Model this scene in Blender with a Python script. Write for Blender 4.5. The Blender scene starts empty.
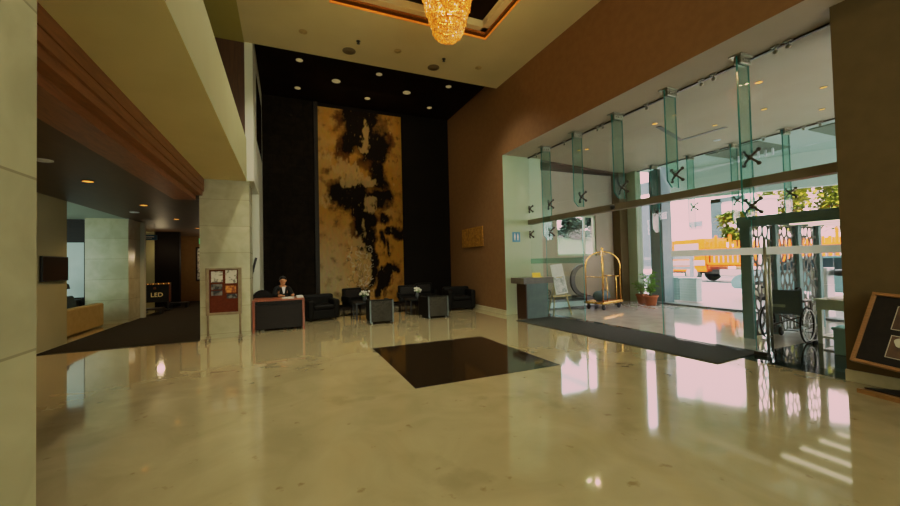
import bpy, bmesh, math, random
from mathutils import Vector, Matrix, noise
R = random.Random(7)
PI = math.pi
scene = bpy.context.scene
COL = scene.collection

# ------------------------------------------------------------------ materials
def lin(c):
    c = c / 255.0
    return c / 12.92 if c <= 0.04045 else ((c + 0.055) / 1.055) ** 2.4
def rgb(t): return (lin(t[0]), lin(t[1]), lin(t[2]), 1.0)

def mat(name, col, rough=0.5, metal=0.0, spec=0.5, col2=None, scale=4.0, detail=6.0, distort=0.0, bump=0.0,
        bscale=None, emit=None, estr=0.0, stretch=(1, 1, 1), coat=0.0, lo=0.35, hi=0.65):
    m = bpy.data.materials.new(name); m.use_nodes = True
    nt = m.node_tree; b = nt.nodes['Principled BSDF']
    b.inputs['Roughness'].default_value = rough
    b.inputs['Metallic'].default_value = metal
    b.inputs['Specular IOR Level'].default_value = spec
    b.inputs['Coat Weight'].default_value = coat
    tc = nt.nodes.new('ShaderNodeTexCoord'); mp = nt.nodes.new('ShaderNodeMapping')
    mp.inputs['Scale'].default_value = stretch
    nt.links.new(tc.outputs['Object'], mp.inputs['Vector'])
    nz = nt.nodes.new('ShaderNodeTexNoise'); nz.inputs['Scale'].default_value = scale
    nz.inputs['Detail'].default_value = detail; nz.inputs['Distortion'].default_value = distort
    nt.links.new(mp.outputs['Vector'], nz.inputs['Vector'])
    rp = nt.nodes.new('ShaderNodeValToRGB')
    c1 = rgb(col); c2 = rgb(col2) if col2 else tuple(min(1, v * 1.12) for v in c1[:3]) + (1,)
    rp.color_ramp.elements[0].position = lo; rp.color_ramp.elements[0].color = c1
    rp.color_ramp.elements[1].position = hi; rp.color_ramp.elements[1].color = c2
    nt.links.new(nz.outputs['Fac'], rp.inputs['Fac']); nt.links.new(rp.outputs['Color'], b.inputs['Base Color'])
    if bump:
        n2 = nt.nodes.new('ShaderNodeTexNoise'); n2.inputs['Scale'].default_value = bscale or scale * 6
        nt.links.new(mp.outputs['Vector'], n2.inputs['Vector'])
        bp = nt.nodes.new('ShaderNodeBump'); bp.inputs['Strength'].default_value = bump; bp.inputs['Distance'].default_value = 0.02
        nt.links.new(n2.outputs['Fac'], bp.inputs['Height']); nt.links.new(bp.outputs['Normal'], b.inputs['Normal'])
    if emit:
        b.inputs['Emission Color'].default_value = rgb(emit); b.inputs['Emission Strength'].default_value = estr
    return m

def glass(name, tint, base=0.03, rough=0.0):
    m = bpy.data.materials.new(name); m.use_nodes = True
    nt = m.node_tree; nt.nodes.clear()
    out = nt.nodes.new('ShaderNodeOutputMaterial'); mix = nt.nodes.new('ShaderNodeMixShader')
    tr = nt.nodes.new('ShaderNodeBsdfTransparent'); gl = nt.nodes.new('ShaderNodeBsdfGlossy')
    tr.inputs['Color'].default_value = rgb(tint); gl.inputs['Roughness'].default_value = rough
    lw = nt.nodes.new('ShaderNodeLayerWeight'); lw.inputs['Blend'].default_value = 0.5
    pw = nt.nodes.new('ShaderNodeMath'); pw.operation = 'POWER'; pw.inputs[1].default_value = 5
    ma = nt.nodes.new('ShaderNodeMath'); ma.operation = 'MULTIPLY_ADD'; ma.inputs[1].default_value = 0.9; ma.inputs[2].default_value = base
    nt.links.new(lw.outputs['Facing'], pw.inputs[0]); nt.links.new(pw.outputs[0], ma.inputs[0])
    nt.links.new(ma.outputs[0], mix.inputs[0]); nt.links.new(tr.outputs[0], mix.inputs[1]); nt.links.new(gl.outputs[0], mix.inputs[2])
    nt.links.new(mix.outputs[0], out.inputs['Surface'])
    return m

def stone_slabs(name, col, col2, w, h, axis, joint=(60, 52, 36), jw=0.006, rough=0.25, spec=0.5, vein=3.0, off=0.0, zoff=0.0, bump=0.0):
    """large stone slabs with thin joints; axis: plane the joints are drawn in"""
    m = mat(name, col, rough, 0, spec, col2, vein, 8, 0.6)
    nt = m.node_tree; b = nt.nodes['Principled BSDF']
    rp = [n for n in nt.nodes if n.type == 'VALTORGB'][0]
    tc = [n for n in nt.nodes if n.type == 'TEX_COORD'][0]
    sp = nt.nodes.new('ShaderNodeSeparateXYZ'); cb = nt.nodes.new('ShaderNodeCombineXYZ')
    nt.links.new(tc.outputs['Object'], sp.inputs[0])
    u, v = {'xy': ('X', 'Y'), 'xz': ('X', 'Z'), 'yz': ('Y', 'Z')}[axis]
    ad = nt.nodes.new('ShaderNodeMath'); ad.inputs[1].default_value = zoff
    nt.links.new(sp.outputs[v], ad.inputs[0])
    nt.links.new(sp.outputs[u], cb.inputs[0]); nt.links.new(ad.outputs[0], cb.inputs[1])
    br = nt.nodes.new('ShaderNodeTexBrick'); br.offset = off
    br.inputs['Scale'].default_value = 1; br.inputs['Brick Width'].default_value = w; br.inputs['Row Height'].default_value = h
    br.inputs['Mortar Size'].default_value = jw; br.inputs['Mortar Smooth'].default_value = 0.2; br.inputs['Bias'].default_value = 0
    br.inputs['Color1'].default_value = (1, 1, 1, 1); br.inputs['Color2'].default_value = (0.86, 0.86, 0.86, 1); br.inputs['Mortar'].default_value = (.62, .6, .56, 1)
    nt.links.new(cb.outputs[0], br.inputs['Vector'])
    mx = nt.nodes.new('ShaderNodeMix'); mx.data_type = 'RGBA'; mx.blend_type = 'MULTIPLY'; mx.inputs[0].default_value = 1
    nt.links.new(rp.outputs['Color'], mx.inputs[6]); nt.links.new(br.outputs['Color'], mx.inputs[7])
    nt.links.new(mx.outputs[2], b.inputs['Base Color'])
    if bump:
        bp = nt.nodes.new('ShaderNodeBump'); bp.inputs['Strength'].default_value = bump; bp.inputs['Distance'].default_value = 0.05
        nt.links.new(br.outputs['Color'], bp.inputs['Height']); nt.links.new(bp.outputs['Normal'], b.inputs['Normal'])
    return m

def wood(name, col, col2, rough=0.4, scale=3.0, stretch=(1, 1, 12), spec=0.4):
    return mat(name, col, rough, 0, spec, col2, scale, 6, 1.2, stretch=stretch)

M = {}
M['marble'] = mat('polished cream marble', (152, 136, 98), 0.07, 0, 0.75, (168, 151, 112), 1.6, 9, 1.4, lo=.3, hi=.7, coat=0.55)
M['marble'].node_tree.nodes['Principled BSDF'].inputs['Coat Roughness'].default_value = 0.03
def add_specks(m, scale, thr, col, amt):
    nt = m.node_tree; b = nt.nodes['Principled BSDF']; src = b.inputs['Base Color'].links[0].from_socket
    tc = [n for n in nt.nodes if n.type == 'TEX_COORD'][0]
    nz = nt.nodes.new('ShaderNodeTexNoise'); nz.inputs['Scale'].default_value = scale; nz.inputs['Detail'].default_value = 5
    nt.links.new(tc.outputs['Object'], nz.inputs['Vector'])
    rp = nt.nodes.new('ShaderNodeValToRGB'); rp.color_ramp.elements[0].position = thr; rp.color_ramp.elements[0].color = (0, 0, 0, 1)
    rp.color_ramp.elements[1].position = thr + .06; rp.color_ramp.elements[1].color = (amt, amt, amt, 1)
    nt.links.new(nz.outputs['Fac'], rp.inputs['Fac'])
    mx = nt.nodes.new('ShaderNodeMix'); mx.data_type = 'RGBA'
    nt.links.new(rp.outputs['Color'], mx.inputs[0]); nt.links.new(src, mx.inputs[6]); mx.inputs[7].default_value = rgb(col)
    nt.links.new(mx.outputs[2], b.inputs['Base Color'])
add_specks(M['marble'], 5.5, .66, (118, 88, 44), .6); add_specks(M['marble'], 1.3, .60, (136, 120, 84), .5)
M['granite'] = mat('polished dark granite', (20, 14, 8), 0.08, 0, 0.45, (46, 34, 20), 14, 8, 0.5)
M['granite2'] = mat('polished black granite', (14, 20, 20), 0.07, 0, 0.5, (34, 44, 42), 12, 8, 0.5)
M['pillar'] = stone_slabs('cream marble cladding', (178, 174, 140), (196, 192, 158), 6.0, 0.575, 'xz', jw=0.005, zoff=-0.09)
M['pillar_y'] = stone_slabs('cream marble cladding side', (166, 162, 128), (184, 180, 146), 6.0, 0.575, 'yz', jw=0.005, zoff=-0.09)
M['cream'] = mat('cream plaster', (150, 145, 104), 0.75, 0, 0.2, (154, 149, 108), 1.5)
M['cream_soffit_lit'] = mat('cream plaster lit soffit', (206, 194, 136), 0.8, 0, 0.2, (212, 200, 142), 1.2)  # lighter copy of the cream: bounced light put into the underside colour
M['cream_ceiling'] = mat('cream ceiling plaster', (206, 190, 138), 0.8, 0, 0.2, (212, 196, 144), 1.0)
M['olive'] = mat('olive ceiling plaster', (160, 146, 74), 0.8, 0, 0.2, (166, 152, 80), 1.0)
M['brown_wall'] = mat('brown wall paper', (118, 82, 47), 0.7, 0, 0.2, (124, 88, 51), 8, bump=.05)
M['pier_wall'] = mat('dark brown pier paint', (84, 67, 38), 0.7, 0, 0.2, (89, 71, 41), 6)
M['dark_ceiling'] = mat('espresso ceiling', (16, 8, 4), 0.7, 0, 0.06, (26, 14, 7), 2)
M['dark_wall'] = mat('espresso wall panel', (11, 6, 3), 0.7, 0, 0.08, (15, 9, 5), 2)
M['dark_stone'] = stone_slabs('split dark stone', (14, 10, 6), (27, 20, 13), 0.34, 0.62, 'xz', jw=0.008, rough=0.8, spec=.06, off=0.37, vein=5, bump=.5)
M['wood_beam'] = wood('walnut beam', (112, 66, 30), (136, 82, 40), 0.45, 2.5, (8, 1, 8))
M['wood_panel'] = wood('walnut panelling', (58, 34, 16), (76, 46, 22), 0.5, 2.5, (10, 10, 0.6))
M['lounge_ceiling'] = wood('smoked oak ceiling', (62, 42, 24), (74, 52, 30), 0.5, 1.5, (6, 1, 1))
M['carpet'] = mat('charcoal carpet', (30, 25, 17), 0.95, 0, 0.1, (40, 34, 24), 60, 4, bump=.3)
M['mat'] = mat('charcoal entrance matting', (48, 50, 46), 0.95, 0, 0.1, (60, 62, 57), 90, 4, bump=.4)
M['white_jamb'] = mat('pale green white paint', (160, 172, 140), 0.5, 0, 0.4, (166, 178, 146), 1)
M['white_wall'] = mat('white painted wall', (190, 192, 172), 0.6, 0, 0.3, (196, 198, 180), 1)
M['mauve'] = mat('mauve grey wall paint', (158, 142, 124), 0.7, 0, 0.2, (166, 150, 132), 1)
M['vest_ceiling'] = mat('beige ceiling paint', (178, 163, 140), 0.7, 0, 0.2, (184, 169, 146), 1)
M['baseboard'] = mat('cream stone skirting', (176, 166, 128), 0.4, 0, 0.4, (188, 178, 142), 6)
M['glass'] = glass('clear glass', (247, 251, 249), 0.03)
M['fin'] = glass('green laminated glass', (220, 239, 232), 0.05)
M['fin_edge'] = mat('green glass edge', (44, 120, 116), 0.1, 0, 0.6, (60, 142, 134), 2)
M['frost'] = mat('frosted white film', (214, 220, 208), 0.5, 0, 0.3, (222, 228, 216), 3, emit=(200, 212, 200), estr=.22)  # weak glow put in for light coming through the film from behind
M['film'] = glass('pale green frosted film', (214, 238, 230), 0.07, 0.3)
M['header'] = mat('bronze grey aluminium', (104, 94, 70), 0.4, 0.3, 0.5, (112, 102, 78), 2)
M['steel'] = mat('brushed steel', (140, 134, 112), 0.38, 0.9, 0.5, (154, 148, 126), 30)
M['dark_steel'] = mat('dark bronze steel', (66, 58, 46), 0.35, 0.9, 0.5, (78, 70, 56), 20)
M['chrome'] = mat('chrome', (150, 152, 148), 0.4, 1, 0.5, (214, 216, 214), 10)
M['brass'] = mat('polished brass', (226, 170, 78), 0.2, 1, 0.5, (240, 186, 96), 8)
M['black_leather'] = mat('black leather', (8, 6, 4), 0.6, 0, 0.12, (12, 9, 6), 20, bump=.15)
M['grey_weave'] = mat('grey woven panel', (34, 31, 24), 0.7, 0, 0.2, (70, 66, 54), 60, 2, bump=.3)
M['black'] = mat('black plastic', (14, 13, 12), 0.4, 0, 0.4, (20, 19, 18), 10)
M['rubber'] = mat('black rubber', (18, 18, 18), 0.8, 0, 0.2, (26, 26, 26), 20)
M['screen'] = mat('black screen glass', (9, 8, 7), 0.15, 0, 0.5, (12, 11, 9), 2)
M['red_wood'] = wood('red brown wood edge', (120, 58, 28), (146, 76, 40), 0.35, 4, (10, 10, 1))
M['dark_wood'] = wood('dark walnut veneer', (20, 13, 8), (30, 20, 12), 0.5, 4, (1, 1, 10), .2)
M['podium_top'] = mat('grey brown stone top', (82, 74, 62), 0.3, 0, 0.5, (98, 90, 76), 8)
M['podium_side'] = mat('teal grey laminate', (62, 80, 76), 0.35, 0, 0.5, (72, 92, 87), 5)
M['podium_end'] = wood('dark rosewood', (46, 28, 16), (62, 38, 22), 0.4, 4, (10, 10, 1))
M['gold'] = mat('gold plate', (222, 172, 58), 0.3, 0.9, 0.5, (240, 196, 86), 30)
M['gold_relief'] = mat('gold leaf relief', (150, 96, 28), 0.45, 0.4, 0.5, (206, 146, 56), 9, 8, 1.5, bump=.6, bscale=18)
M['paper'] = mat('white paper', (226, 224, 214), 0.6, 0, 0.3, (232, 230, 222), 4)
M['poster'] = mat('poster print', (150, 150, 150), 0.5, 0, 0.3, (226, 222, 216), 7, 4, 1.0)
M['easel_wood'] = wood('pale gilded wood', (196, 168, 112), (214, 188, 134), 0.4, 6, (6, 6, 1))
M['plinth'] = mat('dark grey plinth stone', (56, 58, 58), 0.3, 0, 0.5, (68, 70, 70), 6)
M['plinth_light'] = mat('pale blue acrylic', (168, 196, 200), 0.25, 0, 0.5, (182, 208, 212), 2)
M['iron'] = mat('dark patinated bronze', (52, 46, 40), 0.45, 0.6, 0.5, (70, 62, 52), 10)
M['terracotta'] = mat('terracotta', (158, 88, 50), 0.7, 0, 0.3, (176, 102, 60), 10)
M['soil'] = mat('potting soil', (50, 36, 24), 0.9, 0, 0.1, (66, 48, 32), 30)
M['leaf'] = mat('green leaf', (88, 140, 44), 0.45, 0, 0.4, (130, 176, 66), 5)
M['leaf_y'] = mat('sunlit yellow green leaf', (50, 66, 16), 0.5, 0, 0.12, (122, 116, 30), .9)
M['leaf_d'] = mat('dark hedge leaf', (12, 20, 14), 0.6, 0, 0.1, (22, 33, 22), 4)
M['bark'] = mat('tree bark', (96, 78, 58), 0.85, 0, 0.2, (120, 100, 76), 12, bump=.4)
M['petal'] = mat('white petal', (214, 208, 188), 0.6, 0, 0.3, (226, 222, 204), 8)
M['lattice'] = mat('laser cut bronze sheet', (62, 58, 48), 0.6, 0, 0.2, (78, 73, 62), 8)
M['teal_frame'] = mat('teal grey steel frame', (104, 130, 130), 0.6, 0.0, 0.15, (112, 138, 138), 4)
M['canvas'] = mat('charcoal nylon canvas', (66, 82, 84), 0.75, 0, 0.2, (76, 92, 94), 40)
M['tag'] = mat('pale grey green label', (140, 156, 136), 0.5, 0, 0.3, (152, 168, 148), 5)
M['desk_lam'] = mat('pale green grey laminate', (190, 198, 168), 0.3, 0, 0.5, (198, 206, 178), 5)
M['pale_blue'] = mat('pale blue plastic', (130, 186, 200), 0.4, 0, 0.4, (142, 198, 212), 3)
M['white_plastic'] = mat('white plastic', (206, 212, 214), 0.4, 0, 0.4, (216, 222, 224), 4)
M['white_slat'] = mat('white painted slats', (206, 222, 218), 0.5, 0, 0.3, (214, 230, 226), 3)
M['grey_slat'] = mat('grey painted slats', (140, 160, 160), 0.5, 0, 0.3, (150, 170, 170), 3)
M['truck'] = mat('orange truck paint', (188, 62, 6), 0.5, 0, 0.2, (196, 72, 8), 3)
M['truck_grey'] = mat('grey truck chassis', (66, 62, 58), 0.6, 0, 0.2, (78, 72, 68), 5)
M['truck_white'] = mat('white truck paint', (120, 112, 108), 0.5, 0, 0.2, (128, 118, 114), 3)
M['car'] = mat('silver teal car paint', (150, 182, 184), 0.25, 0.1, 0.6, (162, 194, 196), 2)
M['tinted'] = mat('tinted window glass', (46, 62, 68), 0.08, 0, 0.7, (56, 74, 80), 2)
M['pave'] = mat('grey street paving', (96, 102, 104), 0.7, 0, 0.2, (108, 114, 116), 2, 6)
M['drive_floor'] = mat('polished pale porch stone', (170, 162, 156), 0.07, 0, 0.8, (184, 176, 170), 3, 6)
M['porch_stone'] = mat('matt pale porch stone', (150, 146, 142), 0.4, 0, 0.4, (162, 158, 154), 3, 6)
M['kerb'] = mat('dark kerb stone', (86, 90, 92), 0.5, 0, 0.4, (98, 102, 104), 5)
M['pink_wall'] = mat('pink white render', (232, 206, 206), 0.8, 0, 0.2, (236, 210, 210), 1)
M['grey_blue'] = mat('grey blue cladding', (128, 138, 146), 0.6, 0, 0.3, (138, 148, 156), 2)
M['porch_ceiling'] = mat('pale teal ceiling', (168, 184, 172), 0.7, 0, 0.2, (174, 190, 178), 1)
M['coffer'] = mat('grey green coffer', (96, 100, 84), 0.7, 0, 0.2, (104, 108, 92), 2)
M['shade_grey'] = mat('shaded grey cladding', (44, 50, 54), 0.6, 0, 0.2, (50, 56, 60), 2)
M['gate_grey'] = mat('grey gate render', (74, 80, 84), 0.7, 0, 0.2, (80, 86, 90), 2)
M['grass'] = mat('lawn grass', (34, 48, 31), 0.9, 0, 0.05, (40, 55, 36), 3)
M['red_board'] = mat('maroon felt board', (84, 34, 18), 0.8, 0, 0.1, (96, 42, 22), 40)
M['alu'] = mat('grey wood frame', (128, 112, 82), 0.5, 0.2, 0.4, (146, 130, 98), 8)
M['notice'] = mat('printed notice', (120, 116, 104), 0.5, 0, 0.3, (208, 202, 186), 14, 4, lo=.42, hi=.52)
M['notice_d'] = mat('dark printed notice', (40, 40, 42), 0.5, 0, 0.3, (120, 116, 108), 16, 4, lo=.45, hi=.6)
M['notice_o'] = mat('orange printed notice', (130, 62, 20), 0.5, 0, 0.3, (214, 140, 56), 16, 4, lo=.45, hi=.6)
M['sofa'] = mat('cream upholstery', (166, 140, 80), 0.7, 0, 0.2, (176, 150, 90), 8)
M['cushion'] = mat('slate blue cushion', (54, 66, 72), 0.85, 0, 0.1, (64, 78, 84), 20)
M['skin'] = mat('brown skin', (196, 132, 84), 0.55, 0, 0.3, (204, 140, 92), 20)
M['hair'] = mat('black hair', (12, 10, 9), 0.5, 0, 0.4, (20, 17, 15), 40)
M['suit'] = mat('black suit cloth', (13, 12, 11), 0.8, 0, 0.2, (18, 17, 16), 40)
M['shirt'] = mat('white shirt cloth', (206, 206, 204), 0.7, 0, 0.2, (216, 216, 214), 20)
M['disc_cream'] = mat('cream lamp disc', (206, 190, 142), 0.5, 0, 0.3, (212, 196, 150), 4, emit=(255, 226, 160), estr=0.14)
M['disc_grey'] = mat('grey speaker grille', (112, 96, 66), 0.7, 0, 0.2, (124, 106, 76), 60)
M['disc_pale'] = mat('pale lamp disc', (186, 158, 98), 0.6, 0, 0.2, (192, 164, 104), 4)
M['glow'] = mat('warm lamp', (255, 170, 70), 0.5, emit=(255, 160, 60), estr=2.2)
M['glow_soft'] = mat('warm small lamp', (255, 190, 80), 0.5, emit=(255, 180, 70), estr=1.0)
M['led_strip'] = mat('orange cove strip', (200, 110, 30), 0.5, emit=(255, 130, 30), estr=.42)
M['cove_brown_glow'] = mat('glowing cove brown', (120, 66, 16), 0.6, 0, 0.2, (128, 72, 20), 2, emit=(150, 78, 14), estr=.12)  # weak glow put in for cove light on the brown gap
M['strip_steel'] = mat('dull steel strip', (92, 98, 96), 0.45, 0.8, 0.4, (104, 110, 108), 12)
M['streak_strip'] = mat('white glow strip', (240, 236, 214), 0.5, emit=(255, 240, 200), estr=2.4)
M['exit'] = mat('green exit sign', (30, 170, 90), 0.5, emit=(60, 220, 130), estr=0.8)
M['blue_sign'] = mat('blue sign panel', (70, 120, 148), 0.5, 0, 0.3, (80, 132, 160), 4, emit=(80, 130, 150), estr=0.08)
M['navy_sign'] = mat('navy sign panel', (34, 74, 104), 0.4, 0, 0.3, (42, 84, 116), 4)
M['gold_text'] = mat('gold lettering', (206, 168, 96), 0.4, 0, 0.4, (216, 180, 110), 6, emit=(220, 180, 100), estr=0.25)
M['bright_pane'] = mat('daylit blind', (150, 168, 158), 0.6, 0, 0.2, (164, 182, 172), 2, emit=(176, 200, 190), estr=0.35)
M['frame_brown'] = wood('honey wood frame', (122, 82, 40), (144, 100, 52), 0.4, 5, (10, 1, 10))
M['mat_board'] = mat('black mat board', (22, 17, 13), 0.7, 0, 0.2, (28, 22, 17), 20)
M['sepia'] = mat('sepia print', (60, 40, 24), 0.4, 0, 0.4, (96, 66, 40), 7, 5)
M['line_white'] = mat('off white print', (176, 170, 150), 0.5, 0, 0.3, (188, 182, 162), 5)

# chandelier crystals: each bead its own brightness
def crystal_mat():
    m = bpy.data.materials.new('amber lit crystal'); m.use_nodes = True
    nt = m.node_tree; b = nt.nodes['Principled BSDF']
    g = nt.nodes.new('ShaderNodeNewGeometry'); rp = nt.nodes.new('ShaderNodeValToRGB')
    e = rp.color_ramp.elements
    e[0].position = 0.0; e[0].color = (0.26, 0.06, 0.002, 1)
    e[1].position = 1.0; e[1].color = (3.0, 2.3, 1.4, 1)
    for p, c in ((0.45, (0.62, 0.17, 0.006, 1)), (0.82, (1.0, 0.30, 0.015, 1)), (0.965, (1.3, 0.5, 0.06, 1))):
        k = e.new(p); k.color = c
    nt.links.new(g.outputs['Random Per Island'], rp.inputs[0])
    nt.links.new(rp.outputs[0], b.inputs['Emission Color']); b.inputs['Emission Strength'].default_value = 1.0
    b.inputs['Base Color'].default_value = (.14, .035, .003, 1); b.inputs['Roughness'].default_value = .5; b.inputs['Specular IOR Level'].default_value = .1
    return m
M['crystal'] = crystal_mat()

# ------------------------------------------------------------------ geometry helpers
def merge(bm, t, mi=0, mtx=None):
    if mtx is not None: t.transform(mtx)
    vs = {}
    for v in t.verts: vs[v.index] = bm.verts.new(v.co)
    for f in t.faces:
        try:
            nf = bm.faces.new([vs[v.index] for v in f.verts]); nf.material_index = mi if mi is not None else f.material_index; nf.smooth = f.smooth
        except ValueError: pass
    t.free()

def box(bm, x0, x1, y0, y1, z0, z1, mi=0, bev=0.0, seg=2, mtx=None):
    t = bmesh.new(); bmesh.ops.create_cube(t, size=1.0)
    sx, sy, sz = x1 - x0, y1 - y0, z1 - z0
    for v in t.verts: v.co = Vector(((v.co.x + .5) * sx + x0, (v.co.y + .5) * sy + y0, (v.co.z + .5) * sz + z0))
    if bev:
        bmesh.ops.bevel(t, geom=list(t.edges), offset=min(bev, abs(sx) * .45, abs(sy) * .45, abs(sz) * .45), segments=seg, profile=0.5, affect='EDGES')
    t.verts.index_update(); merge(bm, t, mi, mtx)
    return bm

def tube(bm, pts, r, seg=8, mi=0, closed=False, cap=True, r1=None):
    pts = [Vector(p) for p in pts]; n = len(pts); rings = []
    up = None
    for i, p in enumerate(pts):
        a = pts[(i - 1) % n] if (closed or i > 0) else p
        b = pts[(i + 1) % n] if (closed or i < n - 1) else p
        d = (b - a).normalized()
        if up is None:
            up = Vector((0, 0, 1)) if abs(d.z) < .9 else Vector((1, 0, 0))
        s = d.cross(up)
        if s.length < 1e-4: s = d.cross(Vector((0.3, 1, .2)))
        s.normalize(); u = s.cross(d).normalized(); up = u
        rr = r if r1 is None else r + (r1 - r) * i / (n - 1)
        rings.append([bm.verts.new(p + (s * math.cos(2 * PI * k / seg) + u * math.sin(2 * PI * k / seg)) * rr) for k in range(seg)])
    m = n if closed else n - 1
    for i in range(m):
        A, B = rings[i], rings[(i + 1) % n]
        for k in range(seg):
            f = bm.faces.new((A[k], A[(k + 1) % seg], B[(k + 1) % seg], B[k])); f.smooth = True; f.material_index = mi
    if cap and not closed:
        for rg in (rings[0][::-1], rings[-1]):
            f = bm.faces.new(rg); f.material_index = mi
    return bm

def lathe(bm, prof, c=(0, 0, 0), seg=24, mi=0, axis='z', smooth=True):
    """prof: list of (radius, height)"""
    c = Vector(c); rings = []
    def P(r, h, a):
        x, y = r * math.cos(a), r * math.sin(a)
        if axis == 'z': return c + Vector((x, y, h))
        if axis == 'y': return c + Vector((x, h, y))
        return c + Vector((h, x, y))
    for r, h in prof:
        if r < 1e-5: rings.append([bm.verts.new(P(0, h, 0))])
        else: rings.append([bm.verts.new(P(r, h, 2 * PI * k / seg)) for k in range(seg)])
    for A, B in zip(rings, rings[1:]):
        for k in range(seg):
            k2 = (k + 1) % seg
            if len(A) == 1 and len(B) == 1: continue
            if len(A) == 1: vs = (A[0], B[k2], B[k])
            elif len(B) == 1: vs = (A[k], A[k2], B[0])
            else: vs = (A[k], A[k2], B[k2], B[k])
            f = bm.faces.new(vs); f.smooth = smooth; f.material_index = mi
    for rg in (rings[0], rings[-1]):
        if len(rg) > 2:
            f = bm.faces.new(rg); f.material_index = mi
    return bm

def prism(bm, poly, z0, z1, mi=0, mtx=None):
    """extrude an xy polygon from z0 to z1"""
    t = bmesh.new()
    a = [t.verts.new((p[0], p[1], z0)) for p in poly]; b = [t.verts.new((p[0], p[1], z1)) for p in poly]
    t.faces.new(a[::-1]); t.faces.new(b); n = len(poly)
    for i in range(n): t.faces.new((a[i], a[(i + 1) % n], b[(i + 1) % n], b[i]))
    t.verts.index_update(); merge(bm, t, mi, mtx); return bm

def link(name, bm, mats, parent=None, loc=None, smooth=False):
    bmesh.ops.recalc_face_normals(bm, faces=list(bm.faces))
    me = bpy.data.meshes.new(name); bm.to_mesh(me); bm.free()
    for m in (mats if isinstance(mats, (list, tuple)) else [mats]): me.materials.append(M[m] if isinstance(m, str) else m)
    o = bpy.data.objects.new(name, me); COL.objects.link(o)
    if parent is not None: o.parent = parent
    if loc is not None: o.location = loc
    return o
def struct(name, bm, mats, parent=None):
    o = link(name, bm, mats, parent)
    if parent is None: o['kind'] = 'structure'
    return o
def tag(o, label, cat, group=None):
    o['label'] = label; o['category'] = cat
    if group: o['group'] = group
    return o
def thing(name, label, cat, loc=(0, 0, 0), rz=0.0, group=None):
    o = bpy.data.objects.new(name, None); COL.objects.link(o)
    o.empty_display_size = 0.1; o.location = loc; o.rotation_euler = (0, 0, rz)
    return tag(o, label, cat, group)
def sempty(name):
    o = bpy.data.objects.new(name, None); COL.objects.link(o); o['kind'] = 'structure'; return o
def copy_tree(o, parent=None):
    c = o.copy(); COL.objects.link(c)
    if parent is not None: c.parent = parent
    for ch in list(o.children): copy_tree(ch, c)
    return c
def B(): return bmesh.new()
def bx(*a, **k): return box(B(), *a, **k)

# ------------------------------------------------------------------ camera (solved from the room's vanishing points)
H = 1.5
yaw, pitch, roll, fpx = .41002, .0238, .0238, 378.3
cy, sy = math.cos(yaw), math.sin(yaw)
F = Vector((sy * math.cos(pitch), cy * math.cos(pitch), math.sin(pitch))); Rr = Vector((cy, -sy, 0)); D = F.cross(Rr)
R2 = Rr * math.cos(roll) + D * math.sin(roll); D2 = -Rr * math.sin(roll) + D * math.cos(roll)
cam = bpy.data.cameras.new('camera'); cam.sensor_width = 36; cam.sensor_fit = 'HORIZONTAL'; cam.lens = fpx * 36 / 900; cam.clip_start = .05
co = bpy.data.objects.new('camera', cam); COL.objects.link(co)
mw = Matrix.Identity(4)
for i in range(3):
    mw[i][0] = R2[i]; mw[i][1] = -D2[i]; mw[i][2] = -F[i]
mw[0][3], mw[1][3], mw[2][3] = 0, 0, H
co.matrix_world = mw
scene.camera = co

# ------------------------------------------------------------------ room shell
XW = 5.6          # brown wall plane on the entrance side
ZS = 4.46         # soffit over the entrance
ZC = 6.44         # cream ceiling
ZD = 6.78         # dark alcove ceiling
YB = 12.83        # back wall
XG = 6.46         # inner glass front
X2 = 11.1         # outer glass front
YJ = 9.05         # far jamb

struct('floor', bx(-10, 11.1, -5, 26, -0.12, 0), 'marble')
struct('trim_1', bx(1.40, 3.56, 4.35, 6.75, 0.0, 0.002), 'granite')                       # dark inlay
b = B(); box(b, 6.06, 6.72, 2.27, 9.05, 0, .0022); box(b, 6.72, 9.9, .5, 3.5, 0, .0022)
struct('trim_2', b, 'granite2')                                                             # dark threshold stone
struct('floor_vestibule', bx(6.72, 11.0, 3.5, 9.95, 0, .002), 'drive_floor')
struct('floor_porch', bx(11.1, 16.5, -6, 24, -.14, -.012), 'porch_stone')
struct('ground_street', bx(16.5, 70, -40, 80, -.2, -.06), 'pave')
struct('trim_3', bx(11.0, 11.25, -2, 9.3, 0, .05), 'kerb')

# walls
b = B()
box(b, XW, XW + .28, YJ, YB, 0, ZD)
struct('wall_right', b, 'brown_wall')
b = B(); box(b, XW, XW + .3, -5, YJ, ZS, ZC)
struct('wall_right_upper', b, 'brown_wall')
struct('wall_entrance_pier', bx(6.05, 6.9, -5, 2.27, 0, ZS), 'pier_wall')
struct('baseboard_pier', bx(6.025, 6.05, -5, 2.275, 0, .13), 'baseboard')
struct('baseboard_right', bx(XW - .025, XW, YJ, YB, 0, .12), 'baseboard')
struct('wall_back', bx(-.9, XW + .3, YB, YB + .2, 0, ZD), 'dark_wall')
struct('wall_back_stone', bx(-.62, .86, YB - .06, YB, 0, ZD), 'dark_stone')
struct('trim_4', bx(.88, 1.0, YB - .09, YB, 0, ZD), 'dark_wood')
struct('baseboard_back', bx(-.6, XW, YB - .075, YB - .001, 0, .12), 'dark_wood')
struct('wall_left_upper', bx(-.78, -.62, 9.3, YB, 3.38, ZD), 'white_wall')
b = B(); box(b, -.619, -.612, 10.3, 12.5, 4.6, 6.25)
struct('window_1', b, 'screen')
struct('wall_left_return', bx(-1.3, -.62, 11.0, 11.15, 0, 3.38), 'white_wall')
struct('wall_left_low', bx(-.78, -.62, 11.15, YB, 0, 3.38), 'white_wall')
struct('wall_left_outer', bx(-6.6, -6.4, -5, 9.25, 0, 4.3), 'cream')
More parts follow.
